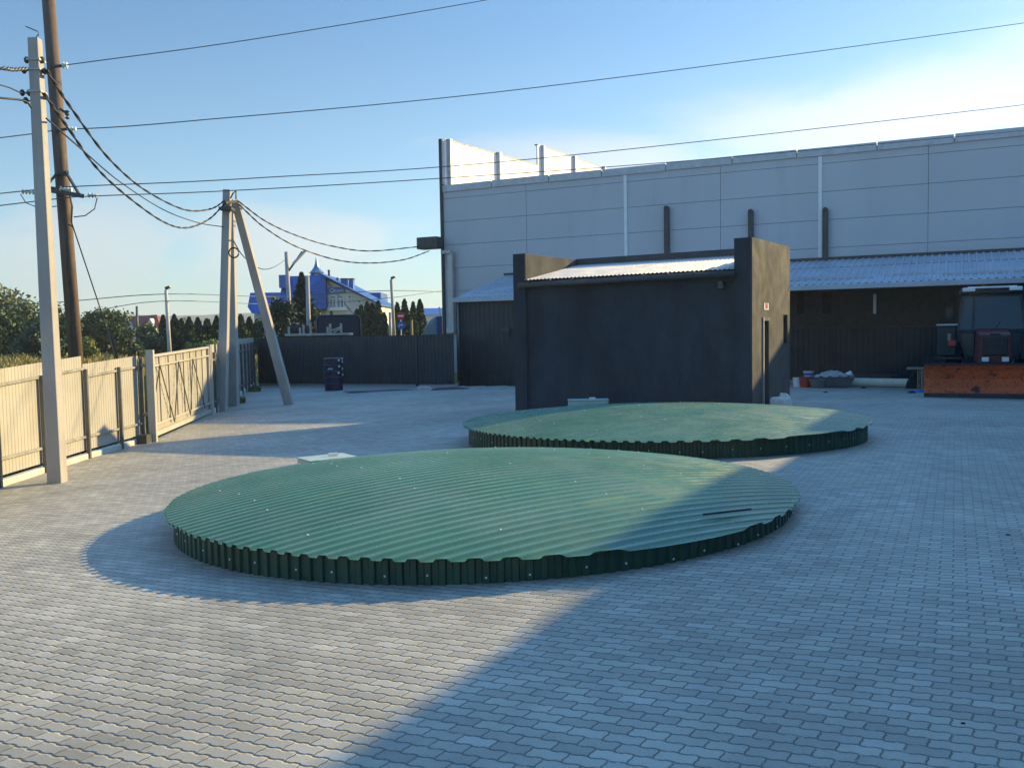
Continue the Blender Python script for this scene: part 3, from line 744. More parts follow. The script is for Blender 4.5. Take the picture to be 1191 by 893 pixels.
# ------------------------------------------------------------------ left fence
def build_left_fence():
    pts = [fence0, fencePts[0], fencePts[1], fencePts[2]]
    f = thing('fence', tuple(fencePts[1]), 'cream ribbed sheet fence on grey posts running along the left side of the yard', 'fence')
    H = 1.90
    def run(A, B, px_top_a, px_top_b):
        d = (B-A); d.z = 0; d.normalize(); n = V(-d.y, d.x)
        A2, B2 = A+n*.06, B+n*.06
        zt = (A.z+px_top_a, B.z+px_top_b)
        ribbed(A2+d*.02, B2-d*.02, (A.z+.16, B.z+.16), zt, .115, .007).build('sheet_panel', M['beige'], f, solid=.002)
        for rz_, nm in ((.24, 'upper'), (None, 'lower')):
            za, zb_ = (zt[0]-rz_, zt[1]-rz_) if rz_ else (A.z+.42, B.z+.42)
            MB().bar(V(A2.x, A2.y, za)-n*.03, V(B2.x, B2.y, zb_)-n*.03, .03, .045).build('rail', M['rail'], f)
        MB().slab(A-n*.0, B-n*.0, (A.z-.2, B.z-.2), (A.z+.10, B.z+.10), 0, .12).build('plinth', M['pale_concrete'], f, bevel=.01)
    def post(p, h):
        MB().box((p.x, p.y, p.z+h/2-.15), (.07, .07, h+.3), math.atan2(dirF.y, dirF.x)).build('post', M['post'], f, bevel=.006)
    d = dirF; hts = lambda p: H
    b0 = pts[0]; L0 = (pts[1]-pts[0]).length
    # heights at points measured in the picture
    hA = at(0, 430.5, fencePts[0].y).z-fencePts[0].z; hB = at(97, 414, fencePts[1].y).z-fencePts[1].z
    hC0 = at(99, 423.5, fencePts[1].y).z-fencePts[1].z; hC = at(167, 413.5, fencePts[2].y).z-fencePts[2].z
    run(pts[0], pts[1], hA, hA); run(pts[1], pts[2], hA, hB); run(pts[2], pts[3], hC0, hC)
    for k in range(4): p = pts[0].lerp(pts[1], k/4); post(p, hA-.15)
    mid = gnd(53, 549.5); post(fencePts[0], hA-.15)
    t = (mid-fencePts[0]).dot(dirF)/(fencePts[1]-fencePts[0]).length
    post(fencePts[0].lerp(fencePts[1], t), hA-.13); post(fencePts[1], hB-.25); post(fencePts[1].lerp(fencePts[2], .56), hC-.22); post(fencePts[2], hC-.05)
build_left_fence()

def build_gate():
    A, B = gateA, gateB; d = B-A; Ln = d.length; d.z = 0; d.normalize(); n = V(-d.y, d.x)
    g = thing('sliding_gate', tuple(A), 'cream sliding gate with grey zigzag bracing between the fence runs', 'gate')
    za = at(180, 413, A.y).z; zb_ = at(238, 403, B.y).z; lo = (A.z+.10, B.z+.10)
    ribbed(A+n*.05, B+n*.05, lo, (za, zb_), .115, .007).build('sheet_panel', M['beige'], g, solid=.002)
    def zz(t, f): 
        b = lo[0]+(lo[1]-lo[0])*t; tp = za+(zb_-za)*t; return b+(tp-b)*f
    def pt(t, f, o=-.0): q = A.lerp(B, t)+n*o; return V(q.x, q.y, zz(t, f))
    for f_, w in ((.985, .06), (.86, .04), (.14, .045), (.02, .11)):
        MB().bar(pt(.0, f_), pt(1., f_), .045, w).build('frame_rail', M['gate_frame'], g)
    for t in (0.005, .995): MB().bar(pt(t, 0), pt(t, 1), .06).build('frame_stile', M['gate_frame'], g)
    ts = [.0, .11, .24, .36, .48, .60, .72, .84, 1.]
    for t in (.11, .24, .36, .48, .60, .72, .84): MB().bar(pt(t, .14, -.012), pt(t, .985, -.012), .022).build('upright', M['post'], g)
    zig = [(0.0, .35), (.11, .86), (.29, .08), (.39, .86), (.56, .08), (.64, .86), (.86, .10)]
    for (t0, f0), (t1, f1) in zip(zig, zig[1:]): MB().bar(pt(t0, f0, -.03), pt(t1, f1, -.03), .024).build('brace', M['post'], g)
    p = thing('gate_post', tuple(A-d*.25), 'thick cream gate post at the near end of the sliding gate', 'post')
    q = A-d*.18-n*.05; zt = at(175.5, 407, q.y).z
    MB().box((q.x, q.y, (q.z-.2+zt)/2), (.16, .16, zt-q.z+.2), math.atan2(d.y, d.x)).build('shaft', M['gate_frame'], p, bevel=.01)
    m = MB(); m.bar(V(q.x, q.y, q.z+.62), V(fencePts[2].x, fencePts[2].y, fencePts[2].z+.62), .07); m.build('guide_arm', M['rail'], p)
    MB().bar(V(q.x, q.y, zt-.35), V(fencePts[2].x, fencePts[2].y, zt-.33), .07).build('guide_arm', M['rail'], p)
    MB().box((q.x-.1, q.y-.25, q.z+.10), (.22, .3, .2), 0).build('roller_block', M['dark_metal'], p)
    p = thing('gate_post', tuple(B), 'pale steel gate post between the zigzag gate and the shaded leaf', 'post')
    zt = at(241.5, 401, B.y).z
    for k, o in ((0, .0), (1, .25)):
        q = B+d*(.08+o); MB().box((q.x, q.y, (q.z-.2+zt)/2), (.12, .12, zt-q.z+.2), math.atan2(d.y, d.x)).build('shaft', M['gate_frame'], p, bevel=.008)
    # short shaded leaf behind the braced pole
    A2, B2 = B+d*.5, farA; 
    f = thing('fence', tuple(A2), 'pale shaded fence run behind the braced poles up to the dark fence', 'fence')
    seq = [A2, gateC, farA, farB]; tops = [at(246, 401, A2.y).z, at(259, 399.5, gateC.y).z, at(275, 394.5, farA.y).z, at(298, 392.5, farB.y).z]
    for i in range(3):
        P, Q = seq[i], seq[i+1]; dd = (Q-P).copy(); dd.z = 0; dd.normalize(); nn = V(-dd.y, dd.x)
        ribbed(P+nn*.06, Q+nn*.06, (P.z+.2, Q.z+.2), (tops[i], tops[i+1]), .115, .007).build('sheet_panel', M['beige'], f, solid=.002)
        for fr_ in (.78, .17):
            MB().bar(V(P.x, P.y, P.z+(tops[i]-P.z)*fr_), V(Q.x, Q.y, Q.z+(tops[i+1]-Q.z)*fr_), .05, .07).build('rail', M['post'], f)
        MB().slab(P, Q, (P.z-.2, Q.z-.2), (P.z+.16, Q.z+.16), 0, .12).build('plinth', M['pale_concrete'], f)
        k = (2, 2, 6)[i]
        for j in range(k):
            q = P.lerp(Q, (j+.5)/k); zt = tops[i]+(tops[i+1]-tops[i])*(j+.5)/k
            MB().box((q.x, q.y, (q.z+zt)/2-.2), (.09, .09, zt-q.z-.1)).build('post', M['post'], f)
build_gate()

def build_dark_fence():
    f = thing('fence', tuple(dkM), 'tall dark slate ribbed fence closing the back of the yard', 'fence')
    tops = [at(301, 393.5, dkA.y).z, at(488, 389.5, dkM.y).z, at(531, 388, dkB.y).z]
    ribbed(dkA, dkM, (dkA.z+.12, dkM.z+.12), (tops[0], tops[1]), .24, -.03).build('sheet_panel', M['dark_sheet'], f, solid=.002)
    d = (dkB-dkM).normalized(); n = V(-d.y, d.x)
    ribbed(dkM-n*.12, dkB-n*.12, (dkM.z+.12, dkB.z+.12), (tops[1], tops[2]), .24, -.03).build('sheet_panel', M['dark_sheet'], f, solid=.002)
    for A, B in ((dkA, dkM), (dkM-n*.12, dkB-n*.12)):
        MB().slab(A+n*.04, B+n*.04, (A.z-.3, B.z-.3), (A.z+.14, B.z+.14), 0, .2).build('plinth', M['concrete'], f)
    for t in (.0, .333, .667, 1.):
        q = dkA.lerp(dkM, t)+n*.08; zt = tops[0]+(tops[1]-tops[0])*t
        MB().box((q.x, q.y, (q.z+zt)/2-.1), (.1, .1, zt-q.z-.1)).build('post', M['post'], f)
    q = dkM-n*.08; MB().slab(q-d*.05, q+d*.05, dkM.z, tops[1]+.02, -.1, .0).build('post', M['dark_metal'], f)
build_dark_fence()
# debris along the dark fence: loose sheets and stones
def debris():
    a, b = gnd(450, 452), gnd(505, 451)
    for px, py, sx, sy, sz, m, lab, cat in ((492, 453, .35, .3, .16, 'concrete', 'pale lump of concrete at the foot of the dark fence', 'rubble'), (524, 453.0, .8, .35, .10, 'dark_metal', 'dark flat board lying at the foot of the dark fence near the warehouse', 'board'), (450, 454.5, 1.7, .5, .05, 'dark_metal', 'dark sheet lying flat on the paving right of the navy drum', 'sheet'), (418, 456.5, .5, .4, .03, 'rubber', 'small dark rag on the paving below the dark fence', 'rag')):
        p = gnd(px, py); m_ = MB()
        def fn(u, v, p=p, sx=sx, sy=sy, sz=sz):
            a = u*2*math.pi; e = math.sin(v*math.pi/2)
            return Vector((p.x+math.cos(a)*sx*math.cos(v*math.pi/2)**.5*(1+.2*math.sin(3*a+px)), p.y+math.sin(a)*sy*math.cos(v*math.pi/2)**.5*(1+.15*math.cos(2*a)), p.z-.01+sz*e*(1+.2*math.sin(2*a))))
        m_.grid(fn, 14, 5); tag(m_.build(cat, M[m], None, loc=p), lab, cat)
    # weeds at the fence foot
    for px, py, s, lab in ((277, 469, .45, 'green weed tuft at the foot of the rear braced pole'), (296, 455.5, .5, 'dark weed tuft in the fence corner where cream meets slate')):
        p = gnd(px, py); n = 160; vs = []; fs = []
        for i in range(n):
            a = rng.uniform(0, 6.28); r0 = s*.6*math.sqrt(rng.uniform()); q = p+V(math.cos(a)*r0, math.sin(a)*r0*.7, 0); l = s*rng.uniform(.25, .7); ln = rng.uniform(-.5, .5, 2); w = .02
            b = len(vs); vs += [q+V(-w, 0, 0), q+V(w, 0, 0), q+V(ln[0]*l*.6+w*.6, ln[1]*l*.6, l*.7), q+V(ln[0]*l, ln[1]*l, l)]; fs.append((b, b+1, b+2, b+3))
        k = MB(); k.v = vs; k.f = fs; tag(k.build('weed', M['bush'], None, loc=p), lab, 'weed')
debris()
# navy drum
def drum():
    a = gnd(388.5, 454); r = .42
    t = thing('stacked_drum', tuple(a), 'navy blue plastic drum with rows of pale dots standing against the dark fence', 'drum')
    ht = at(388, 416, a.y).z-a.z
    prof = [(r*.94, 0), (r, .04)]
    k = 5
    for i in range(k):
        z0 = .04+(ht-.08)*i/k; z1 = .04+(ht-.08)*(i+1)/k; prof += [(r, z0+.03), (r, z1-.06), (r*1.04, z1-.04), (r*1.04, z1-.01)]
    prof += [(r, ht-.03), (r*.9, ht)]
    MB().lathe(a, prof, 28).build('body', M['navy'], t, smooth=False)
    pr = MB(); first = None
    for px, py in ((394, 419), (398, 417.5), (394.5, 426), (398, 421), (398, 429), (394, 433.5), (398.2, 436)):
        q = at(px, py, a.y-.3); dx = q.x-a.x; dx = max(-r*1.04, min(r*1.04, dx)); y = a.y-math.sqrt(max(.0001, (r*1.045)**2-dx*dx))
        m = MB(); m.lathe((a.x+dx, y, q.z), [(.05, -.02), (.05, .012), (.02, .02)], 10, axis=(dx, y-a.y, 0)); m.build('dot', M['white_plastic'], t)
    m = MB(); q = at(384, 429, a.y-.45); m.box((q.x, q.y, q.z), (.22, .06, .07)); m.build('grip', M['flash'], t)
drum()

# ------------------------------------------------------------------ poles
def insul(m, p, axis, n=3, r=.06, step=.05):
    p = Vector(p); ax = Vector(axis).normalized()
    prof = []
    for i in range(n): prof += [(r*.35, i*step), (r, i*step+step*.35), (r*.9, i*step+step*.6), (r*.35, i*step+step*.7)]
    m.lathe(p, prof, 12, axis=ax)
def band(m, p, w, rz=0): m.box(p, (w, w, .045), rz)
def concrete_pole(name, label, b, t, w0, w1, group=None, parent=None):
    root = parent or thing(name, tuple(b), label, 'utility pole', group)
    MB().bar(V(b.x, b.y, b.z-.25), t, (w0, w1), (w0, w1), upv=(0, 1, 0)).build('shaft', M['concrete'], root, bevel=.015)
    return root
def poles():
    # near concrete pole
    b = gnd(67, 561); Y = b.y; t = at(40.5, 45, Y)
    p = concrete_pole('utility_pole', 'tall tapered concrete pole standing just inside the cream fence at far left', b, t, .225, .155)
    ax = lambda y: b.lerp(t, (561-y)/(561-45))
    for y in (70, 81, 106):
        q = ax(y); m = MB(); m.box(q, (.20, .20, .03)); m.build('clamp_band', M['rail'], p)
    for px, y in ((31, 70), (49, 70), (28, 82), (52, 83), (34, 108), (26, 108), (30, 117)):
        q = at(px, y, Y); c = ax(y); m = MB(); m.bar(c, q, .02); m.lathe(q, [(.015, -.05), (.036, -.025), (.04, .015), (.02, .045)], 10); m.build('hook', M['dark_metal'], p)
    m = MB(); m.tube([ax(45), at(45, 40, Y), at(44, 37, Y), at(30, 31, Y)], .008); m.build('earth_rod', M['dark_metal'], p)
    # brown timber pole behind the fence
    Y2 = 19.6; bt = at(95, 500, Y2); tp = at(53, -45, Y2); zt = terrain(bt.x, bt.y)
    r = thing('utility_pole', (bt.x, bt.y, bt.z), 'tall brown weathered pole with crossarm standing behind the cream fence', 'utility pole')
    MB().cyl(V(bt.x+.02, bt.y, min(zt, bt.z)-.4), tp, .155, .128, n=24).build('shaft', M['wood_pole'], r, smooth=True)
    ax2 = lambda y: bt.lerp(tp, (500-y)/(545.))
    m = MB(); m.bar(at(57, 221.5, Y2-.15), at(96, 228, Y2-.35), .09, .09); m.build('crossarm', M['dark_metal'], r)
    m = MB(); m.bar(at(57, 219, Y2+.25), at(80, 222, Y2+.2), .08, .08); m.build('crossarm', M['dark_metal'], r)
    for a_, b_ in (((66, 202), (57, 213)), ((77, 201), (92, 226))): MB().bar(at(*a_, Y2-.16), at(*b_, Y2-.3), .045).build('brace', M['dark_metal'], r)
    MB().bar(at(64, 204, Y2-.17), at(78, 200, Y2-.17), .05).build('brace', M['dark_metal'], r)
    for px, py, dx, n, rr in ((102, 227, 1, 3, .055), (69, 220, .6, 4, .060), (25, 223, 1, 4, .055), (72, 76, 1, 2, .07), (78, 150, 1, 3, .055)):
        q = at(px, py, Y2-.25); m = MB(); insul(m, q, (dx, .1, -.05), n, rr, .07); m.build('insulator', M['glass_ins'], r)
    m = MB(); q = at(78.5, 139, Y2-.1); insul(m, q, (0, 0, 1), 3, .05, .07); m.build('insulator', M['dark_metal'], r)
    MB().bar(at(70, 127, Y2-.15), at(79, 133, Y2-.15), .05).build('bracket', M['dark_metal'], r)
    MB().bar(at(64, 152, Y2-.17), at(80, 150, Y2-.17), .05).build('bracket', M['dark_metal'], r)
    MB().bar(at(60, 78, Y2-.17), at(79, 76, Y2-.17), .05).build('bracket', M['dark_metal'], r)
    MB().tube([at(113, 230, Y2-.3), at(110, 243, Y2-.3), at(99, 251, Y2-.25), at(86, 252.5, Y2-.2)], .012).build('jumper_wire', M['wire'], r)
    MB().tube([at(81, 226, Y2-.2), at(84, 240, Y2-.25), at(83, 258, Y2-.2)], .02).build('jumper_wire', M['dark_metal'], r)
    MB().tube([at(24, 226, Y2-.2), at(30, 236, Y2-.3), at(45, 242, Y2-.3), at(66, 240, Y2-.2)], .010).build('jumper_wire', M['wire'], r)
    g = at(136, 425, 23.0); MB().tube([at(83, 258, Y2-.1), at(107, 330, 21), at(119, 366, 22), g, g+(g-at(119, 366, 22))*.6], .014).build('guy_wire', M['wire'], r)
    # braced pair in the middle
    b = gnd(258, 478); Y = b.y; t = at(264.5, 221, Y+.2)
    p = concrete_pole('utility_pole', 'concrete pole with slanting strut standing in the yard beside the far gate', b, t, .30, .24)
    sb = gnd(338, 470); stp = at(274, 235, Y+.5)
    MB().bar(V(sb.x, sb.y, sb.z-.2), stp, (.32, .24), (.32, .24), upv=(0, 1, 0)).build('strut', M['concrete'], p, bevel=.015)
    m = MB(); m.box(at(264, 243, Y), (.42, .42, .10)); m.build('clamp_band', M['dark_metal'], p)
    m = MB(); m.bar(at(262, 236, Y-.1), at(276, 234, Y+.3), .09); m.build('bracket', M['dark_metal'], p)
    m = MB(); m.tube([at(268, 231, Y), at(271, 225, Y), at(274.5, 222, Y), at(274.5, 232, Y)], .025); m.build('hook', M['dark_metal'], p)
    m = MB(); cpt = at(272, 294, Y-.2); m.tube([cpt+V(math.cos(a)*.16, 0, math.sin(a)*.16) for a in np.linspace(0, 6.1, 22)], .025); m.build('cable_coil', M['cable'], p)
    b2 = gnd(272, 472); t2 = at(268, 232, b2.y-.6)
    p2 = concrete_pole('utility_pole', 'second concrete pole close behind the braced pole without a strut', b2, t2, .33, .26)
    m = MB(); m.box(at(268, 247, b2.y-.55), (.4, .4, .06)); m.build('clamp_band', M['rail'], p2)
    # distant poles
    def far(px0, y0, px1, y1, Yd, w, lab, lamp=False, mt='concrete'):
        bb, tt = at(px0, y0, Yd), at(px1, y1, Yd); gz = terrain(bb.x, bb.y)
        q = thing('street_pole', (bb.x, bb.y, gz), lab, 'pole')
        MB().cyl(V(bb.x, bb.y, gz-.3), tt, w*.55, w*.42, n=14).build('shaft', M[mt], q, smooth=True)
        if lamp == 1:
            m = MB(); m.bar(tt-V(0, 0, 1.6), tt+V(1.2, 0, .0), .12); m.build('lamp_arm', M['dark_metal'], q); m = MB(); m.bar(tt+V(.5, 0, -.9), tt+V(1.5, -.1, .1), .24, .14); m.build('lamp_head', M['flash'], q)
        elif lamp == 2:
            m = MB(); m.bar(tt, tt+V(.35, 0, .25), .1); m.build('lamp_arm', M['dark_metal'], q); m = MB(); m.bar(tt+V(.0, 0, .1), tt+V(.35, -.1, .2), .22, .16); m.build('lamp_head', M['dark_metal'], q)
        return q
    far(197.5, 402, 193, 337, 62, .26, 'thin pale pole in the meadow left of the braced poles', 2, 'pale_concrete')
    far(338, 372, 333, 293, 68, .34, 'grey concrete pole with angled lamp in front of the blue roof', 1)
    far(359, 392, 357.5, 321, 60, .30, 'short pale pole beside the spruce in front of the blue roof', 0, 'concrete')
    far(459, 392, 455, 325, 75, .28, 'street lamp pole left of the round road signs', 2)
    far(454, 390, 453.5, 363, 80, .28, 'short grey post left of the street lamp beyond the fence')
    far(479, 392, 478.8, 372, 72, .2, 'slim yellowish post right of the round road signs', 0, 'timber')
    far(159.5, 385, 159, 356, 140, .4, 'dark stub pole among the bushes beside the red roof', 0, 'dark_metal')
poles()

# ------------------------------------------------------------------ wires and cables
def curve(pts, n=28):
    """smooth curve through points [(px,py,Y)...] (Catmull-Rom in space)"""
    P = [at(*p) for p in pts]; P = [P[0]*2-P[1]]+P+[P[-1]*2-P[-2]]; out = []
    for i in range(1, len(P)-2):
        for k in range(n):
            t = k/n; a, b, c, d = P[i-1:i+3]
            out.append(.5*((2*b)+(c-a)*t+(2*a-5*b+4*c-d)*t*t+(3*b-a-3*c+d)*t**3))
    out.append(P[-2]); return out
def wires():
    def line(nm, pts, r, lab, mt='wire', twist=0, grp=None):
        c = curve(pts); m = MB()
        if twist:
            for s in range(2):
                m.tube([p+V(math.cos(i*.42+s*math.pi)*r*.5, 0, math.sin(i*.42+s*math.pi)*r*.5) for i, p in enumerate(c)], r*.62, 6)
        else: m.tube(c, r, 5)
        tag(m.build(nm, M[mt], None, loc=c[0], smooth=True), lab, 'power line' if mt == 'wire' else 'cable', grp)
    Y = 19.3
    gp = 'overhead wires crossing the sky'; gc = 'black cables slung between the poles'
    line('power_line', [(76, 76, Y), (300, 45, 22), (567, 0, 26), (760, -38, 30)], .011, 'highest thin wire running from the brown pole off the top of the sky', grp=gp)
    line('power_line', [(-120, 175, 17), (36, 156, 19), (75, 151, Y), (220, 141, 20.5), (640, 100, 25), (1191, 27, 32), (1500, -20, 38)], .012, 'second wire from the top, crossing the whole sky to the right edge', grp=gp)
    line('power_line', [(-120, 238, 17), (30, 222, 19), (88, 217, Y), (300, 207, 21), (640, 183, 25), (1191, 122, 32), (1500, 83, 38)], .012, 'third wire down, rising to the right across the parapet posts', grp=gp)
    line('power_line', [(-120, 254, 17), (60, 232, 19), (113, 228, Y), (265, 222, 21), (505, 208, 23.5), (800, 187, 27), (1191, 152, 32), (1500, 122, 38)], .012, 'lowest wire, skimming the roofline of the warehouse', grp=gp)
    PY = 13.6; QY = gnd(258, 478).y
    line('service_cable', [(54, 82, PY), (85, 129, 16.5), (128, 186, 20), (170, 222, 24), (215, 244, 27.5), (245, 243, 29.5), (262, 233, QY)], .026, 'upper thick black cable sagging between the near concrete pole and the braced pole', 'cable', 1, gc)
    line('service_cable', [(51, 109, PY), (80, 150, 16.5), (113, 196, 20), (150, 230, 23), (190, 258, 26.5), (217, 265, 28), (243, 255, 29.5), (262, 236, QY)], .027, 'lowest thick black cable dipping deepest between the near pole and the braced pole', 'cable', 1, gc)
    line('service_cable', [(54, 138, PY), (95, 174, 17.5), (140, 212, 22.5), (190, 244, 26.5), (230, 259, 29), (260, 264, QY)], .015, 'thin black cable slung between the two thick ones by the near pole', 'cable', 0, gc)
    line('service_cable', [(-60, 79, 12.5), (0, 79.5, 13), (15, 81, 13.3), (30, 80, PY)], .03, 'grey twisted cable leaving the near concrete pole to the left, uppermost', 'wire', 1, gc)
    line('service_cable', [(-60, 88, 12.5), (0, 99, 13), (25, 108.5, PY)], .010, 'thin cable leaving the near concrete pole to the left, middle one', 'cable', 0, gc)
    line('service_cable', [(-60, 108, 12.5), (0, 114, 13), (28, 117.5, 13.5), (37, 126, PY)], .016, 'black cable leaving the near concrete pole to the left, lowest', 'cable', 0, gc)
    BY = (O+wu*WT0).y-.3
    line('service_cable', [(277, 234, QY), (310, 258, 34), (345, 274, 38), (385, 286, 41), (430, 292, 44), (487, 287, BY)], .028, 'upper black cable from the braced pole to the warehouse corner box', 'cable', 1, gc)
    line('service_cable', [(278, 238, QY), (308, 265, 34), (345, 287, 38), (390, 302, 41), (430, 306, 44), (470, 302, 46), (499, 292, BY)], .028, 'lower black cable from the braced pole to the warehouse corner box', 'cable', 1, gc)
    line('power_line', [(270, 278, QY), (285, 300, 36), (305, 313, 46), (320, 310, 56), (332, 302, 68)], .022, 'faint wire drooping from the rear braced pole to the far lamp pole', grp='faint far wires')
    line('power_line', [(-100, 361, 58), (60, 352, 60), (194, 342, 62), (330, 345, 75), (455, 338, 75.2), (560, 342, 90)], .030, 'faint far wire passing over the red roof and the street lamp', grp='faint far wires')
    line('power_line', [(110, 361, 61), (197, 350, 62), (335, 354, 75), (457, 346, 75.3), (560, 330, 90)], .025, 'lower faint far wire passing the meadow pole towards the warehouse', grp='faint far wires')
wires()

# ------------------------------------------------------------------ vegetation
def leaf_mesh(name, centers, sizes, m, flat=.5):
    """many small leaf faces; centers (n,3), sizes (n,)"""
    n = len(centers); a = rng.normal(size=(n, 3)); a /= np.linalg.norm(a, axis=1)[:, None]
    b = rng.normal(size=(n, 3)); b -= a*(a*b).sum(1)[:, None]; b /= np.linalg.norm(b, axis=1)[:, None]
    s = sizes[:, None]; v = np.empty((n, 4, 3))
    v[:, 0] = centers-a*s; v[:, 1] = centers+b*s*flat-a*s*.1; v[:, 2] = centers+a*s; v[:, 3] = centers-b*s*flat+a*s*.1
    me = bpy.data.meshes.new(name); me.vertices.add(n*4); me.vertices.foreach_set('co', v.reshape(-1))
    me.loops.add(n*4); me.loops.foreach_set('vertex_index', np.arange(n*4)); me.polygons.add(n)
    me.polygons.foreach_set('loop_start', np.arange(n)*4); me.polygons.foreach_set('loop_total', np.full(n, 4)); me.update(); me.materials.append(m); me.validate()
    return me
def tree(name, base, w, h, label, cat, mname, kind, n=3800, leaf=.12, group=None, trunk=.12, crown_lo=.15):
    base = Vector(base); root = thing(name, tuple(base), label, cat, group)
    tm = MB()
    if kind == 'column':
        z = rng.uniform(0, 1, n)**.85; rad = (w/2)*np.clip(np.minimum(1.0, (1-z)**.62*1.18), 0, 1)*(.86+.14*np.minimum(1, z*6))
        a = rng.uniform(0, 6.283, n); p1, p2 = rng.uniform(0, 6, 2); bump_ = 1+.24*np.sin(a*2+z*rng.uniform(9, 20)+p1)+.15*np.sin(a*5-z*31+p2); rr = rad*bump_*np.sqrt(rng.uniform(.35, 1, n))
        c = np.c_[np.cos(a)*rr, np.sin(a)*rr, .1+z*h*.97]; tm.cyl(base-V(0, 0, .3), base+V(0, 0, h*.8), w*.07, w*.02, 8)
    elif kind == 'spruce':
        z = rng.uniform(0, 1, n)**.8; tier = np.floor(z*14); fr_ = z*14-tier; rad = (w/2)*(1-z)**.85*(1.08-.55*fr_)
        a = rng.uniform(0, 6.283, n); ph = np.sin(a*7+tier*2.1); rr = rad*(.75+.25*ph)*np.sqrt(rng.uniform(.1, 1, n))
        c = np.c_[np.cos(a)*rr, np.sin(a)*rr, crown_lo*h+z*h*(1-crown_lo)-rr*.25]; tm.cyl(base-V(0, 0, .3), base+V(0, 0, h*.97), w*.05, w*.008, 8)
    else:
        k = max(14, int(n/95)); cl = []
        while len(cl) < k:
            p = rng.uniform(-1, 1, 3)
            if .12 < (p**2).sum() < 1: cl.append(p)
        cl = np.array(cl); cl[:, 2] = cl[:, 2]*.5+.5
        wd = np.where(cl[:, 2] > .75, .72, 1.)
        cc = np.c_[cl[:, 0]*w/2*wd, cl[:, 1]*w/2*wd, h*(crown_lo+(1-crown_lo)*cl[:, 2]*.93)]
        idx = rng.integers(0, k, n); cr_ = rng.uniform(.10, .19, k)*min(w, h); off = rng.normal(size=(n, 3))*cr_[idx][:, None]*np.array([1, 1, .75])*.62
        c = cc[idx]+off; c[:, 2] = np.maximum(c[:, 2], .05)
        top = base+V(0, 0, h*.72); tm.cyl(base-V(0, 0, .3), top, trunk*1.3, trunk*.3, 8)
        for i in range(0, k, max(1, k//9)):
            q = base+Vector(cc[i]); st = base+V(0, 0, h*rng.uniform(.08, .4)); tm.cyl(st, st.lerp(q, .92), trunk*.45, trunk*.12, 6)
    sz = rng.uniform(.6, 1.3, n)*leaf
    me = leaf_mesh('crown', c, sz, M[mname]); o = bpy.data.objects.new('crown', me); C.objects.link(o); o.parent = root
    tm.build('trunk', M['bark'], root); return root
def px_tree(px, ytop, ybase, wpx, Yd, name, label, cat, mname, kind, group=None, **k):
    t = at(px, ytop, Yd); b = at(px, ybase, Yd); z = terrain(b.x, b.y); zb = min(z, b.z) if kind != 'bush' else z
    if name in ('bush', 'shrub'): zb = z
    return tree(name, (b.x, b.y, zb), wpx*Yd/F, t.z-zb, label, cat, mname, kind, group=group, **k)
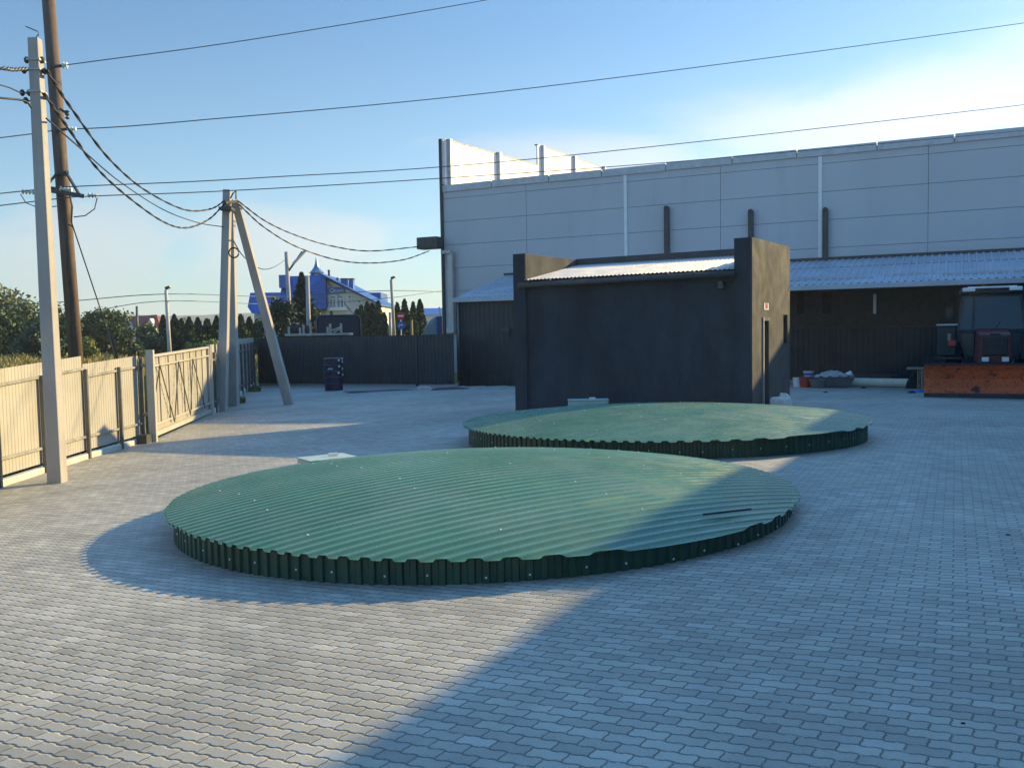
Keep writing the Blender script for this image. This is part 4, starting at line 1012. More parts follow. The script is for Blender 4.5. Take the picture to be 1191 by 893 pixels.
def plants():
    px_tree(-8, 330, 408, 105, 86, 'tree', 'olive green loose crowned tree at the left edge behind the meadow', 'tree', 'olive', 'bush', n=5670, leaf=0.23)
    px_tree(25, 352, 412, 62, 76, 'bush', 'dark dense bush at the left edge below the olive tree', 'bush', 'bush', 'bush', n=4860, leaf=0.19, crown_lo=.0)
    px_tree(62, 353, 408, 46, 72, 'bush', 'tall green bush partly hidden behind the near concrete pole', 'bush', 'bush', 'bush', n=4050, leaf=0.17, crown_lo=.0)
    px_tree(-45, 360, 412, 70, 69, 'bush', 'dark bush beyond the left edge beside the olive tree', 'bush', 'bush', 'bush', n=2970, leaf=0.19, crown_lo=.0)
    px_tree(80, 362, 410, 24, 69, 'bush', 'narrow green bush between the near concrete pole and the brown pole', 'bush', 'bush', 'bush', n=2160, leaf=0.16, crown_lo=.0)
    px_tree(123, 355, 398, 52, 80, 'tree', 'small round dark crowned tree right of the brown pole', 'tree', 'bush', 'bush', n=4860, leaf=0.19, crown_lo=.12)
    px_tree(104, 390, 404, 20, 66, 'shrub', 'yellow green shrub low at the right of the brown pole', 'shrub', 'bush_yellow', 'bush', n=1215, leaf=0.14, crown_lo=.0)
    px_tree(140, 383, 402, 34, 83, 'shrub', 'mid green shrub spreading below the round dark tree', 'shrub', 'bush', 'bush', n=2295, leaf=0.17, crown_lo=.0)
    px_tree(170, 375, 400, 30, 91, 'bush', 'pale green bush standing before the red roofed house', 'bush', 'bush', 'bush', n=2970, leaf=0.19, crown_lo=.0)
    px_tree(152, 384, 403, 30, 72, 'shrub', 'low dark shrub in the meadow under the white gable', 'shrub', 'bush', 'bush', n=1350, leaf=0.16, crown_lo=.0)
    px_tree(182, 388, 403, 26, 77, 'shrub', 'low greyish shrub left of the thin pale pole', 'shrub', 'olive', 'bush', n=1215, leaf=0.14, crown_lo=.0)
    px_tree(231, 393, 402, 34, 62, 'shrub', 'low yellowing shrub above the top rail of the zigzag gate', 'shrub', 'bush_yellow', 'bush', n=1350, leaf=0.12, crown_lo=.0)
    px_tree(247, 390, 402, 24, 72, 'shrub', 'yellow brown shrub just left of the braced poles', 'shrub', 'bush_yellow', 'bush', n=1080, leaf=0.14, crown_lo=.0)
    px_tree(216, 366, 398, 30, 127, 'bush', 'bright green bush behind the left end of the thuja hedge', 'bush', 'bush_yellow', 'bush', n=1620, leaf=0.22, crown_lo=.0)
    px_tree(8, 366, 408, 50, 70, 'bush', 'rounded dark bush low between the olive tree and the near concrete pole', 'bush', 'bush', 'bush', n=3600, leaf=.18, crown_lo=.0)
    px_tree(45, 372, 410, 44, 66, 'bush', 'dense dark bush directly left of the near concrete pole', 'bush', 'spruce', 'bush', n=3600, leaf=.17, crown_lo=.0)
    px_tree(88, 366, 404, 40, 84, 'bush', 'bush filling the gap just right of the brown pole', 'bush', 'spruce', 'bush', n=3000, leaf=.18, crown_lo=.0)
    px_tree(138, 387, 402, 50, 88, 'bush', 'wide green thicket beneath the round dark tree', 'bush', 'bush', 'bush', n=3400, leaf=.18, crown_lo=.0)
    px_tree(178, 387, 402, 44, 92, 'bush', 'low thicket left of the thin pale pole', 'bush', 'spruce', 'bush', n=3000, leaf=.18, crown_lo=.0)
    # thuja hedge trees
    hedge = [(191, 367, 11, 'first thuja left of the thin pale pole'), (204, 366, 13, 'tall thuja just right of the thin pale pole'), (212, 371, 10, 'third thuja from the left in the hedge'), (221, 369, 14, 'broad thuja in the middle of the left hedge'), (231, 370, 13, 'thuja right of the broad one in the left hedge'), (242, 371, 17, 'wide low thuja before the braced poles'), (253, 368, 12, 'thuja directly left of the braced poles'), (281, 366, 15, 'thuja right of the braced poles above the shaded fence'), (291, 369, 14, 'thuja above the corner of the cream and slate fences'), (300, 372, 13, 'thuja at the left end of the blue wing')]
    for i, (px, yt, w, lab) in enumerate(hedge):
        px_tree(px, yt, 402, w*1.35, 78+(i % 3)*1.5, 'thuja', lab, 'thuja', 'thuja', 'column', group='thujas in the far hedges', n=2200, leaf=.15)
    right = [(421, 355, 12, 'lighter thuja standing by the white gable wall'), (428, 351, 10, 'thuja second from the gable wall'), (416, 360, 10, 'short thuja under the gable windows'), (434, 353, 12, 'bushy thuja between the gable wall and the street lamp'), (441, 350, 12, 'outer thuja nearest the street lamp'), (447.5, 364, 8, 'small thuja left of the street lamp'), (463, 352, 9, 'slim thuja behind the no entry sign'), (471.5, 348, 11, 'tallest thuja right of the no entry sign'), (481.5, 351, 8, 'narrow thuja right of the slim yellowish post'), (489.5, 348.5, 10, 'last thuja before the warehouse corner')]
    for i, (px, yt, w, lab) in enumerate(right):
        px_tree(px, yt, 396, w*1.45, 84+(i % 2)*2, 'thuja', lab, 'thuja', 'thuja', 'column', group='thujas in the far hedges', n=2200, leaf=.15)
    px_tree(353, 318, 396, 84, 66, 'spruce', 'pointed spruce with ragged branches in front of the blue roof', 'spruce', 'spruce', 'spruce', n=9000, leaf=.17, crown_lo=.02)
    px_tree(331, 343, 396, 44, 64, 'tree', 'dark green leafy tree left of the spruce', 'tree', 'spruce', 'bush', n=4200, leaf=.15, crown_lo=.0)
    px_tree(311, 362, 396, 34, 66, 'bush', 'dark bush below the blue wing behind the slanting strut', 'bush', 'spruce', 'bush', n=2400, leaf=.13, crown_lo=.0)
    px_tree(365, 352, 396, 24, 70, 'bush', 'pale green bush right of the short pale pole', 'bush', 'bush', 'bush', n=1600, leaf=.13, crown_lo=.0)
    px_tree(318, 335, 350, 8, 88, 'tree', 'small treetop poking above the ridge of the blue wing', 'tree', 'bush', 'bush', n=500, leaf=.13, crown_lo=.5)
    px_tree(373, 361, 392, 10, 82, 'shrub', 'small conifer below the blue roof edge by the windows', 'shrub', 'thuja', 'column', n=600, leaf=.12)
    px_tree(386, 362, 392, 9, 82, 'shrub', 'small dark conifer under the balcony windows', 'shrub', 'thuja', 'column', n=600, leaf=.12)
    # dry meadow grass: one mass
    n = 26000; pts = []
    while len(pts) < n:
        y = rng.uniform(16, 75); x = rng.uniform(-.66*y, -.18*y) if rng.uniform() < .97 else rng.uniform(-30, -10)
        if x < fence_x(y)-1.0: pts.append((x, y))
    vs = np.empty((n, 4, 3))
    for i, (x, y) in enumerate(pts):
        z = terrain(x, y)-.03; l = rng.uniform(.15, .5); a = rng.uniform(0, 6.28); w = rng.uniform(.02, .05); dx, dy = math.cos(a)*w, math.sin(a)*w; lx, ly = rng.uniform(-.4, .4, 2)*l
        vs[i] = [(x-dx, y-dy, z), (x+dx, y+dy, z), (x+lx+dx*.4, y+ly+dy*.4, z+l), (x+lx-dx*.4, y+ly-dy*.4, z+l)]
    me = bpy.data.meshes.new('grass'); me.vertices.add(n*4); me.vertices.foreach_set('co', vs.reshape(-1)); me.loops.add(n*4); me.loops.foreach_set('vertex_index', np.arange(n*4)); me.polygons.add(n)
    me.polygons.foreach_set('loop_start', np.arange(n)*4); me.polygons.foreach_set('loop_total', np.full(n, 4)); me.update(); me.materials.append(M['grass'])
    o = bpy.data.objects.new('grass', me); C.objects.link(o); tag(o, 'dry yellow green meadow grass beyond the cream fence', 'grass', kind='stuff')
    # bare dark branch in the meadow
    Yd = 36; b = at(135, 412, Yd); z = terrain(b.x, b.y); k = MB()
    k.tube([V(b.x, b.y, z-.2), b, at(131, 396, Yd), at(125, 385, Yd)], .07, 6); k.tube([at(131, 396, Yd), at(137, 388, Yd)], .035, 5)
    t = thing('dead_tree', (b.x, b.y, z), 'bare dark leaning stem in the meadow above the cream fence', 'dead tree'); k.build('stem', M['bark'], t)
plants()

# ------------------------------------------------------------------ distant buildings
def blue_house():
    Y = 96.; s = F/Y
    def p(px, py, dy=0): return at(px, py, Y+dy)
    b0 = p(345, 395); gz = terrain(b0.x, b0.y)-.3
    h = thing('blue_roofed_house', (b0.x, b0.y, gz), 'large cream house with steep blue roofs and a spired turret behind the dark fence', 'house')
    # gable wall block
    xl, xr = p(379, 350).x, p(442, 350).x; zt = p(379, 322).z
    gl, gr = p(379, 350), p(431, 350)
    apex = p(374, 319.5); low = p(441, 353.5)
    m = MB(); pts = [(gl.x, gz), (low.x, gz), (low.x, low.z-.1), (apex.x+.2, apex.z-.35), (gl.x, apex.z-.35)]
    n = len(pts); vs = [V(x, Y, z) for x, z in pts]+[V(x, Y+14, z) for x, z in pts]
    m.add(vs, [tuple(range(n)), tuple(range(n, 2*n))[::-1]]+[(i, (i+1) % n, n+(i+1) % n, n+i) for i in range(n)]); m.build('wall', M['cream_wall'], h)
    # right roof slope slab
    m = MB(); a, b = apex+V(-.1, -.9, .05), p(444, 355.5)+V(0, -.9, 0)
    m.add([a, b, b+V(0, 16, 0), a+V(0, 16, 0), a+V(0, 0, .14), b+V(0, 0, .14), b+V(0, 16, .14), a+V(0, 16, .14)], [(0, 1, 2, 3), (4, 5, 6, 7), (0, 1, 5, 4), (1, 2, 6, 5), (2, 3, 7, 6), (3, 0, 4, 7)]); m.build('roof', M['blue_roof'], h)
    # steep blue slope facing left and front
    m = MB()
    q = [p(378.5, 320, -.6), p(330, 321.5, 2), p(322, 362, -2.), p(379, 359, -1.2)]
    m.add(q+[x+V(0, 5, 0) for x in q], [(0, 1, 2, 3), (7, 6, 5, 4), (0, 1, 5, 4), (1, 2, 6, 5), (2, 3, 7, 6), (3, 0, 4, 7)]); m.build('roof', M['blue_roof'], h)
    # left wing
    q = [p(343, 340, 1.5), p(291, 340.5, 1.5), p(288, 357, -1.5), p(293, 364.5, -1.5), p(343, 362, -1.5)]
    m = MB(); n = 5; m.add(q+[x+V(0, 6, 0) for x in q], [tuple(range(n)), tuple(range(n, 2*n))[::-1]]+[(i, (i+1) % n, n+(i+1) % n, n+i) for i in range(n)]); m.build('roof', M['blue_roof'], h)
    m = MB(); a, b = p(294, 362), p(378, 362); m.slab(V(a.x, Y+.5, 0), V(b.x, Y+.5, 0), gz, a.z, 0, 8); m.build('lower_wall', M['cream_wall'], h)
    # dormer top left
    a, b = p(325, 320, .0), p(334.5, 330); m = MB(); m.slab(V(a.x, Y-.3, 0), V(b.x, Y-.3, 0), p(330, 335).z, a.z, 0, 3); m.build('dormer', M['blue_wall'], h)
    # turret with spire
    c = p(368.3, 317, .8); hz = lambda y: p(368, y).z
    m = MB()
    for sx in (-.45, .45):
        for sy in (-.45, .45): m.box((c.x+sx, c.y+sy, (hz(317)+hz(323))/2), (.22, .22, hz(316.5)-hz(323)))
    t = m.build('turret', M['blue_wall'], h)
    m = MB(); m.box((c.x, c.y, (hz(317)+hz(323))/2), (.5, .5, hz(316.5)-hz(323))); m.build('lantern', M['white'], t)
    m = MB(); m.lathe((c.x, c.y, hz(317)), [(.85, 0), (.55, .28), (.30, .62), (.16, 1.0), (.02, hz(297)-hz(317))], 8); m.build('spire', M['flash_blue'], t)
    # chimneys
    for px, y0, y1, wd in ((382.5, 315, 324, 2.2), (392.5, 324, 330, 2.)):
        a = p(px, y0, 3); b = p(px, y1, 3); m = MB(); m.cyl(V(a.x, a.y, b.z-.8), V(a.x, a.y, a.z), .12, n=10); m.cyl(V(a.x, a.y, a.z-.02), V(a.x, a.y, a.z+.12), .2, .05, n=10); m.build('flue', M['dark_metal'], h)
    for x0, x1 in ((396.5, 403.5), (405.5, 411)):
        a, b = p(x0, 325, 1.5), p(x1, 340, 1.5); m = MB(); m.slab(V(a.x, a.y, 0), V(b.x, a.y, 0), b.z-1, a.z, 0, 1.); c_ = m.build('chimney', M['blue_wall'], h)
        m = MB(); m.slab(V(a.x-.06, a.y-.06, 0), V(b.x+.06, a.y-.06, 0), a.z, a.z+.12, 0, 1.12); m.build('cap', M['dark_metal'], c_)
    # far blue block right
    a, b = p(420, 340.5, 12), p(443, 352, 12); m = MB(); m.slab(V(a.x, a.y, 0), V(b.x, a.y, 0), gz, a.z, 0, 6); m.build('rear_block', M['blue_roof'], h)
    # sign board with pale emblem strokes
    a, b = p(381, 334.5, -.12), p(401.5, 341, -.12); m = MB(); m.slab(V(a.x, Y-.12, 0), V(b.x, Y-.12, 0), b.z, a.z, 0, .1); sg = m.build('sign', M['blue_wall'], h)
    m = MB(); zc = (a.z+b.z)/2
    m.tube([V(a.x+.45+.22*math.cos(t), Y-.14, zc+.2*math.sin(t)) for t in np.linspace(0, 6.28, 16)], .04, 5)
    for k in range(4): m.tube([V(a.x+.85+k*.25+.08*math.cos(t), Y-.14, zc-.02+.11*math.sin(t)) for t in np.linspace(.6, 6.0, 10)], .03, 5)
    m.build('lettering', M['white'], sg)
    # windows
    for x0, x1, y0, y1 in ((383.5, 391, 345, 357), (391.8, 400, 345, 357), (405, 409, 344.5, 352), (416, 420, 350, 354)):
        a, b = p(x0, y0), p(x1, y1); m = MB(); m.slab(V(a.x, Y, 0), V(b.x, Y, 0), b.z, a.z, -.05, .05); w = m.build('window', M['window_pale'], h)
        m = MB(); xm = (a.x+b.x)/2
        m.slab(V(xm-.05, Y, 0), V(xm+.05, Y, 0), b.z, a.z-.28, -.09, -.055); m.slab(V(a.x, Y, 0), V(b.x, Y, 0), a.z-.28, a.z-.18, -.09, -.055)
        m.slab(V(a.x-.06, Y, 0), V(a.x+.05, Y, 0), b.z, a.z, -.09, -.055); m.slab(V(b.x-.05, Y, 0), V(b.x+.06, Y, 0), b.z, a.z, -.09, -.055); m.build('frame', M['white'], w)
    a, b = p(382, 357.5), p(404, 361); m = MB(); m.slab(V(a.x, Y-.5, 0), V(b.x, Y-.5, 0), b.z, a.z, 0, .5); m.build('balcony', M['white'], h)
M['flash_blue'] = mat('pale_blue_spire', (.10, .20, .36), .4, metal=.2)
blue_house()
def red_house():
    Y = 150.
    p = lambda x, y, d=0: at(x, y, Y+d)
    b = p(165, 392); gz = terrain(b.x, b.y)-.5
    h = thing('red_roofed_house', (b.x, b.y, gz), 'white gabled house with dark red roof among the far bushes', 'house')
    a, e, c = p(147.5, 381), p(154.5, 381), p(151, 369.5)
    m = MB(); vs = [V(a.x, Y, gz), V(e.x, Y, gz), V(e.x, Y, a.z), V(c.x, Y, c.z), V(a.x, Y, a.z)]; n = 5
    m.add(vs+[v+V(0, 7, 0) for v in vs], [tuple(range(n)), tuple(range(n, 2*n))[::-1]]+[(i, (i+1) % n, n+(i+1) % n, n+i) for i in range(n)]); m.build('gable', M['white'], h)
    r0, r1 = p(152, 368, .5), p(182, 366, .5); d0, d1 = p(155, 380, -2), p(186, 379, -2)
    m = MB(); m.add([d0, d1, r1, r0, d0+V(0, 9, 0), d1+V(0, 9, 0)], [(0, 1, 2, 3), (4, 5, 2, 3), (0, 3, 4), (1, 2, 5)]); m.build('roof', M['red_roof'], h)
    m = MB(); a, e, c = p(178, 384), p(184.5, 384), p(180.5, 370.5); vs = [V(a.x, Y-2.2, gz), V(e.x, Y-2.2, gz), V(e.x, Y-2.2, p(184, 377).z), V(c.x, Y-2.2, c.z), V(a.x, Y-2.2, p(178, 377).z)]
    m.add(vs+[v+V(0, 1.5, 0) for v in vs], [tuple(range(n)), tuple(range(n, 2*n))[::-1]]+[(i, (i+1) % n, n+(i+1) % n, n+i) for i in range(n)]); m.build('gable', M['cream_wall'], h)
    m = MB(); a, e = p(156, 380), p(178, 380); m.slab(V(a.x, Y-1.5, 0), V(e.x, Y-1.5, 0), gz, a.z, 0, 6); m.build('wall', M['cream_wall'], h)
    q = p(146.5, 366, 2); m = MB(); m.box((q.x, q.y, q.z-.3), (.6, .6, 1.4)); m.build('chimney', M['cream_wall'], h)
    # distant sheds by the warehouse corner
    Y2 = 170.
    for x0, x1, y0, y1, mt, lab in ((445, 456, 357, 366, 'blue_roof', 'low blue roofed shed behind the street lamp'), (492, 515, 358, 366, 'blue_wall', 'pale blue roofed shed in the distance left of the warehouse corner')):
        a, e = at(x0, y0, Y2), at(x1, y1, Y2); g = terrain(a.x, a.y)-.5
        s = thing('shed', (a.x, Y2, g), lab, 'shed')
        m = MB(); m.slab(V(a.x, Y2, 0), V(e.x, Y2, 0), g, e.z, 0, 8); m.build('wall', M['cream_wall'], s)
        m = MB(); m.add([V(a.x-.4, Y2-.6, e.z), V(e.x+.4, Y2-.6, e.z), V(e.x+.4, Y2+4, a.z), V(a.x-.4, Y2+4, a.z), V(a.x-.4, Y2+8.6, e.z), V(e.x+.4, Y2+8.6, e.z)], [(0, 1, 2, 3), (3, 2, 5, 4), (0, 3, 4), (1, 2, 5)]); m.build('roof', M[mt], s)
red_house()

# ------------------------------------------------------------------ things just beyond the dark fence
def beyond():
    # road signs
    Y = 66.; c = at(466, 367.5, Y); c2 = at(466.2, 378.5, Y); g = terrain(c.x, c.y)
    s = thing('road_sign_post', (c.x, c.y, g), 'white post with round red no entry sign above a round blue arrow sign', 'road sign')
    MB().cyl(V(c.x, c.y+.06, g-.2), V(c.x, c.y+.06, c.z+.2), .04, n=10).build('post', M['white'], s)
    r = 4.0*Y/F*1.05
    d = MB().cyl(c, c-V(0, .03, 0), r*1.08, n=32).build('no_entry_sign', M['sign_red'], s)
    MB().box((c.x, c.y-.035, c.z), (r*1.5, .008, r*.42)).build('bar', M['white'], d)
    d = MB().cyl(c2, c2-V(0, .03, 0), r*1.08, n=32).build('arrow_sign', M['sign_blue'], s)
    m = MB(); m.tube([c2+V(-r*.45, -.037, -r*.35), c2+V(-r*.42, -.037, 0), c2+V(-r*.2, -.037, r*.15), c2+V(r*.25, -.037, r*.12)], r*.10, 6)
    q = c2+V(r*.2, -.037, r*.12); m.add([q+V(0, 0, r*.32), q+V(0, 0, -r*.32), q+V(r*.4, 0, 0)], [(0, 1, 2)]); m.build('arrow', M['white'], d)
    # dark cab-over vehicle with wide rear window
    Y = 58.; a, b = at(368, 366.5, Y), at(420, 392, Y); g = terrain((a.x+b.x)/2, Y)
    v = thing('parked_van', ((a.x+b.x)/2, Y, g), 'dark van with rounded roof and broad dark rear window behind the slate fence', 'van')
    def rr(x0, x1, z0, z1, r_, y0, y1, mb):
        pts = [(x0, z0), (x1, z0), (x1, z1-r_)]+[(x1-r_+r_*math.cos(t), z1-r_+r_*math.sin(t)) for t in np.linspace(.2, 1.57, 6)]+[(x0+r_+r_*math.cos(t), z1-r_+r_*math.sin(t)) for t in np.linspace(1.57, 2.95, 6)]+[(x0, z1-r_)]
        n = len(pts); mb.add([V(x, y0, z) for x, z in pts]+[V(x, y1, z) for x, z in pts], [tuple(range(n)), tuple(range(n, 2*n))[::-1]]+[(i, (i+1) % n, n+(i+1) % n, n+i) for i in range(n)])
    m = MB(); rr(a.x, b.x, g+.45, a.z, .28, Y, Y+4.6, m); m.build('body', M['navy_van'], v)
    m = MB(); m.tube([V(a.x+.02, Y-.04, g+1.2), V(a.x+.02, Y-.04, a.z-.3), V(a.x+.12, Y-.04, a.z-.1), V(a.x+.3, Y-.04, a.z-.02), V(b.x-.3, Y-.04, a.z-.02), V(b.x-.12, Y-.04, a.z-.1), V(b.x-.02, Y-.04, a.z-.3), V(b.x-.02, Y-.04, g+1.2)], .035); m.build('frame_trim', M['post'], v)
    m = MB(); rr(a.x+.12, b.x-.12, g+1.2, a.z-.12, .22, Y-.02, Y+.05, m); m.build('window', M['navy'], v)
    m = MB(); rr(a.x+.02, b.x-.02, g+.4, g+1.15, .05, Y-.10, Y-.005, m); m.build('tailgate', M['dark_metal'], v)
    for sx in (a.x+.35, b.x-.35):
        for yy in (Y+.9, Y+3.7): MB().cyl((sx-.12, yy, g+.34), (sx+.12, yy, g+.34), .34, n=20).build('wheel', M['rubber'], v)
    v.rotation_euler = (0, 0, .2)
    # pale trailer with rails
    Y = 55.; g = terrain(at(392, 388, Y).x, Y); z = at(392, 387.5, Y).z
    t = thing('flat_trailer', (at(392, 388, Y).x, Y, g), 'pale grey flat trailer with upright rails in front of the dark van', 'trailer')
    x0, x1 = at(331, 388, Y).x, at(406, 388, Y).x
    MB().box(((x0+x1)/2, Y+.7, z-.05), (x1-x0, 1.5, .14)).build('deck', M['rail'], t)
    for px, yt in ((336, 381), (349, 382), (353, 379), (361, 376), (381, 381), (384, 377.5), (396.5, 377)):
        q = at(px, yt, Y); MB().box((q.x, Y, (q.z+z)/2), (.12, .12, q.z-z+.1)).build('stake', M['rail'], t)
    MB().bar(at(385, 384.5, Y-.07), at(396, 380.5, Y-.07), .09).build('rail', M['rail'], t); MB().bar(at(388, 386.5, Y-.07), at(396, 382.5, Y-.07), .08).build('rail', M['rail'], t)
    for k in (.25, .75): MB().cyl((x0+(x1-x0)*k, Y, g+.35), (x0+(x1-x0)*k, Y+.25, g+.35), .35, n=18).build('wheel', M['rubber'], t)
    MB().box(((x0+x1)/2, Y+.7, (g+z)/2+.1), (x1-x0-.4, .3, z-g-.5)).build('chassis', M['dark_metal'], t)
    # dark bundles on the trailer
    for px, py, w, lab in ((342, 383, .9, 'dark lumpy bundle on the left end of the pale trailer'), (355, 385, .6, 'smaller dark bundle in the middle of the pale trailer')):
        q = at(px, py, Y+.6); m = MB()
        hz = (at(px, 378.5, Y).z-z) if px < 350 else .45
        m.grid(lambda u, v_, q=q, w=w, hz=hz: V(q.x+math.cos(u*6.2832)*w*.6*math.cos(v_*1.55)**.6*(1+.2*math.sin(u*19)), q.y+math.sin(u*6.2832)*.5*math.cos(v_*1.55)**.6, z+.02+hz*math.sin(v_*1.55)*(1+.12*math.sin(u*13))), 18, 6)
        tag(m.build('bundle', M['rubber'], None, loc=(q.x, q.y, z)), lab, 'bundle')
    # tarpaulin-covered vehicle and blue cabinet by the warehouse corner
    Y = 62.; q = at(500, 392, Y); g = terrain(q.x, q.y); zt = at(500, 368.5, Y).z
    t = thing('covered_vehicle', (q.x, q.y, g), 'vehicle under a rounded grey green cover near the warehouse corner', 'covered vehicle')
    xl, xr = at(489, 380, Y).x, at(512, 380, Y).x
    def fn(u, v_):
        x = xl+(xr-xl)*u; e = min(1, (math.sin(min(1, u*1.02+.03)*math.pi*.55)**.55)); return V(x, Y+(v_-.5)*2.4, g+.3+(zt-g-.3)*e*(1-abs(2*v_-1)**4*.25)*(1 if 0 < v_ < 1 else .25))
    m = MB(); m.grid(fn, 24, 14); m.build('cover', M['tarp'], t, smooth=True)
    for k in (.25, .75): MB().cyl((xl+(xr-xl)*k, Y-1.0, g+.35), (xl+(xr-xl)*k, Y-.75, g+.35), .35, n=18).build('wheel', M['rubber'], t)
    Y = 52.; a, b = at(506.5, 368, Y), at(514.5, 392, Y); g = terrain(a.x, Y)
    t = thing('blue_cabinet', (a.x, Y, g), 'tall blue cabinet with white strip wedged by the warehouse corner', 'cabinet')
    MB().slab(V(a.x+.08, Y, 0), V(b.x, Y, 0), g-.2, a.z, 0, .6).build('body', M['navy_blue'], t)
    MB().slab(V(a.x-.02, Y-.03, 0), V(a.x+.078, Y-.03, 0), g-.2, a.z-.02, 0, .5).build('edge_strip', M['blue_plastic'], t)
    m = MB(); q = at(510.5, 362, Y); m.cyl(V(q.x, Y+.2, a.z), V(q.x, Y+.2, at(510, 357, Y).z), .09, .05, n=12); m.build('white_pipe', M['white'], t)
M['navy_van'] = mat('dark_van_paint', (.02, .025, .035), .8, spec=.15)
M['navy_blue'] = mat('deep_blue_paint', (.010, .035, .14), .4)
beyond()

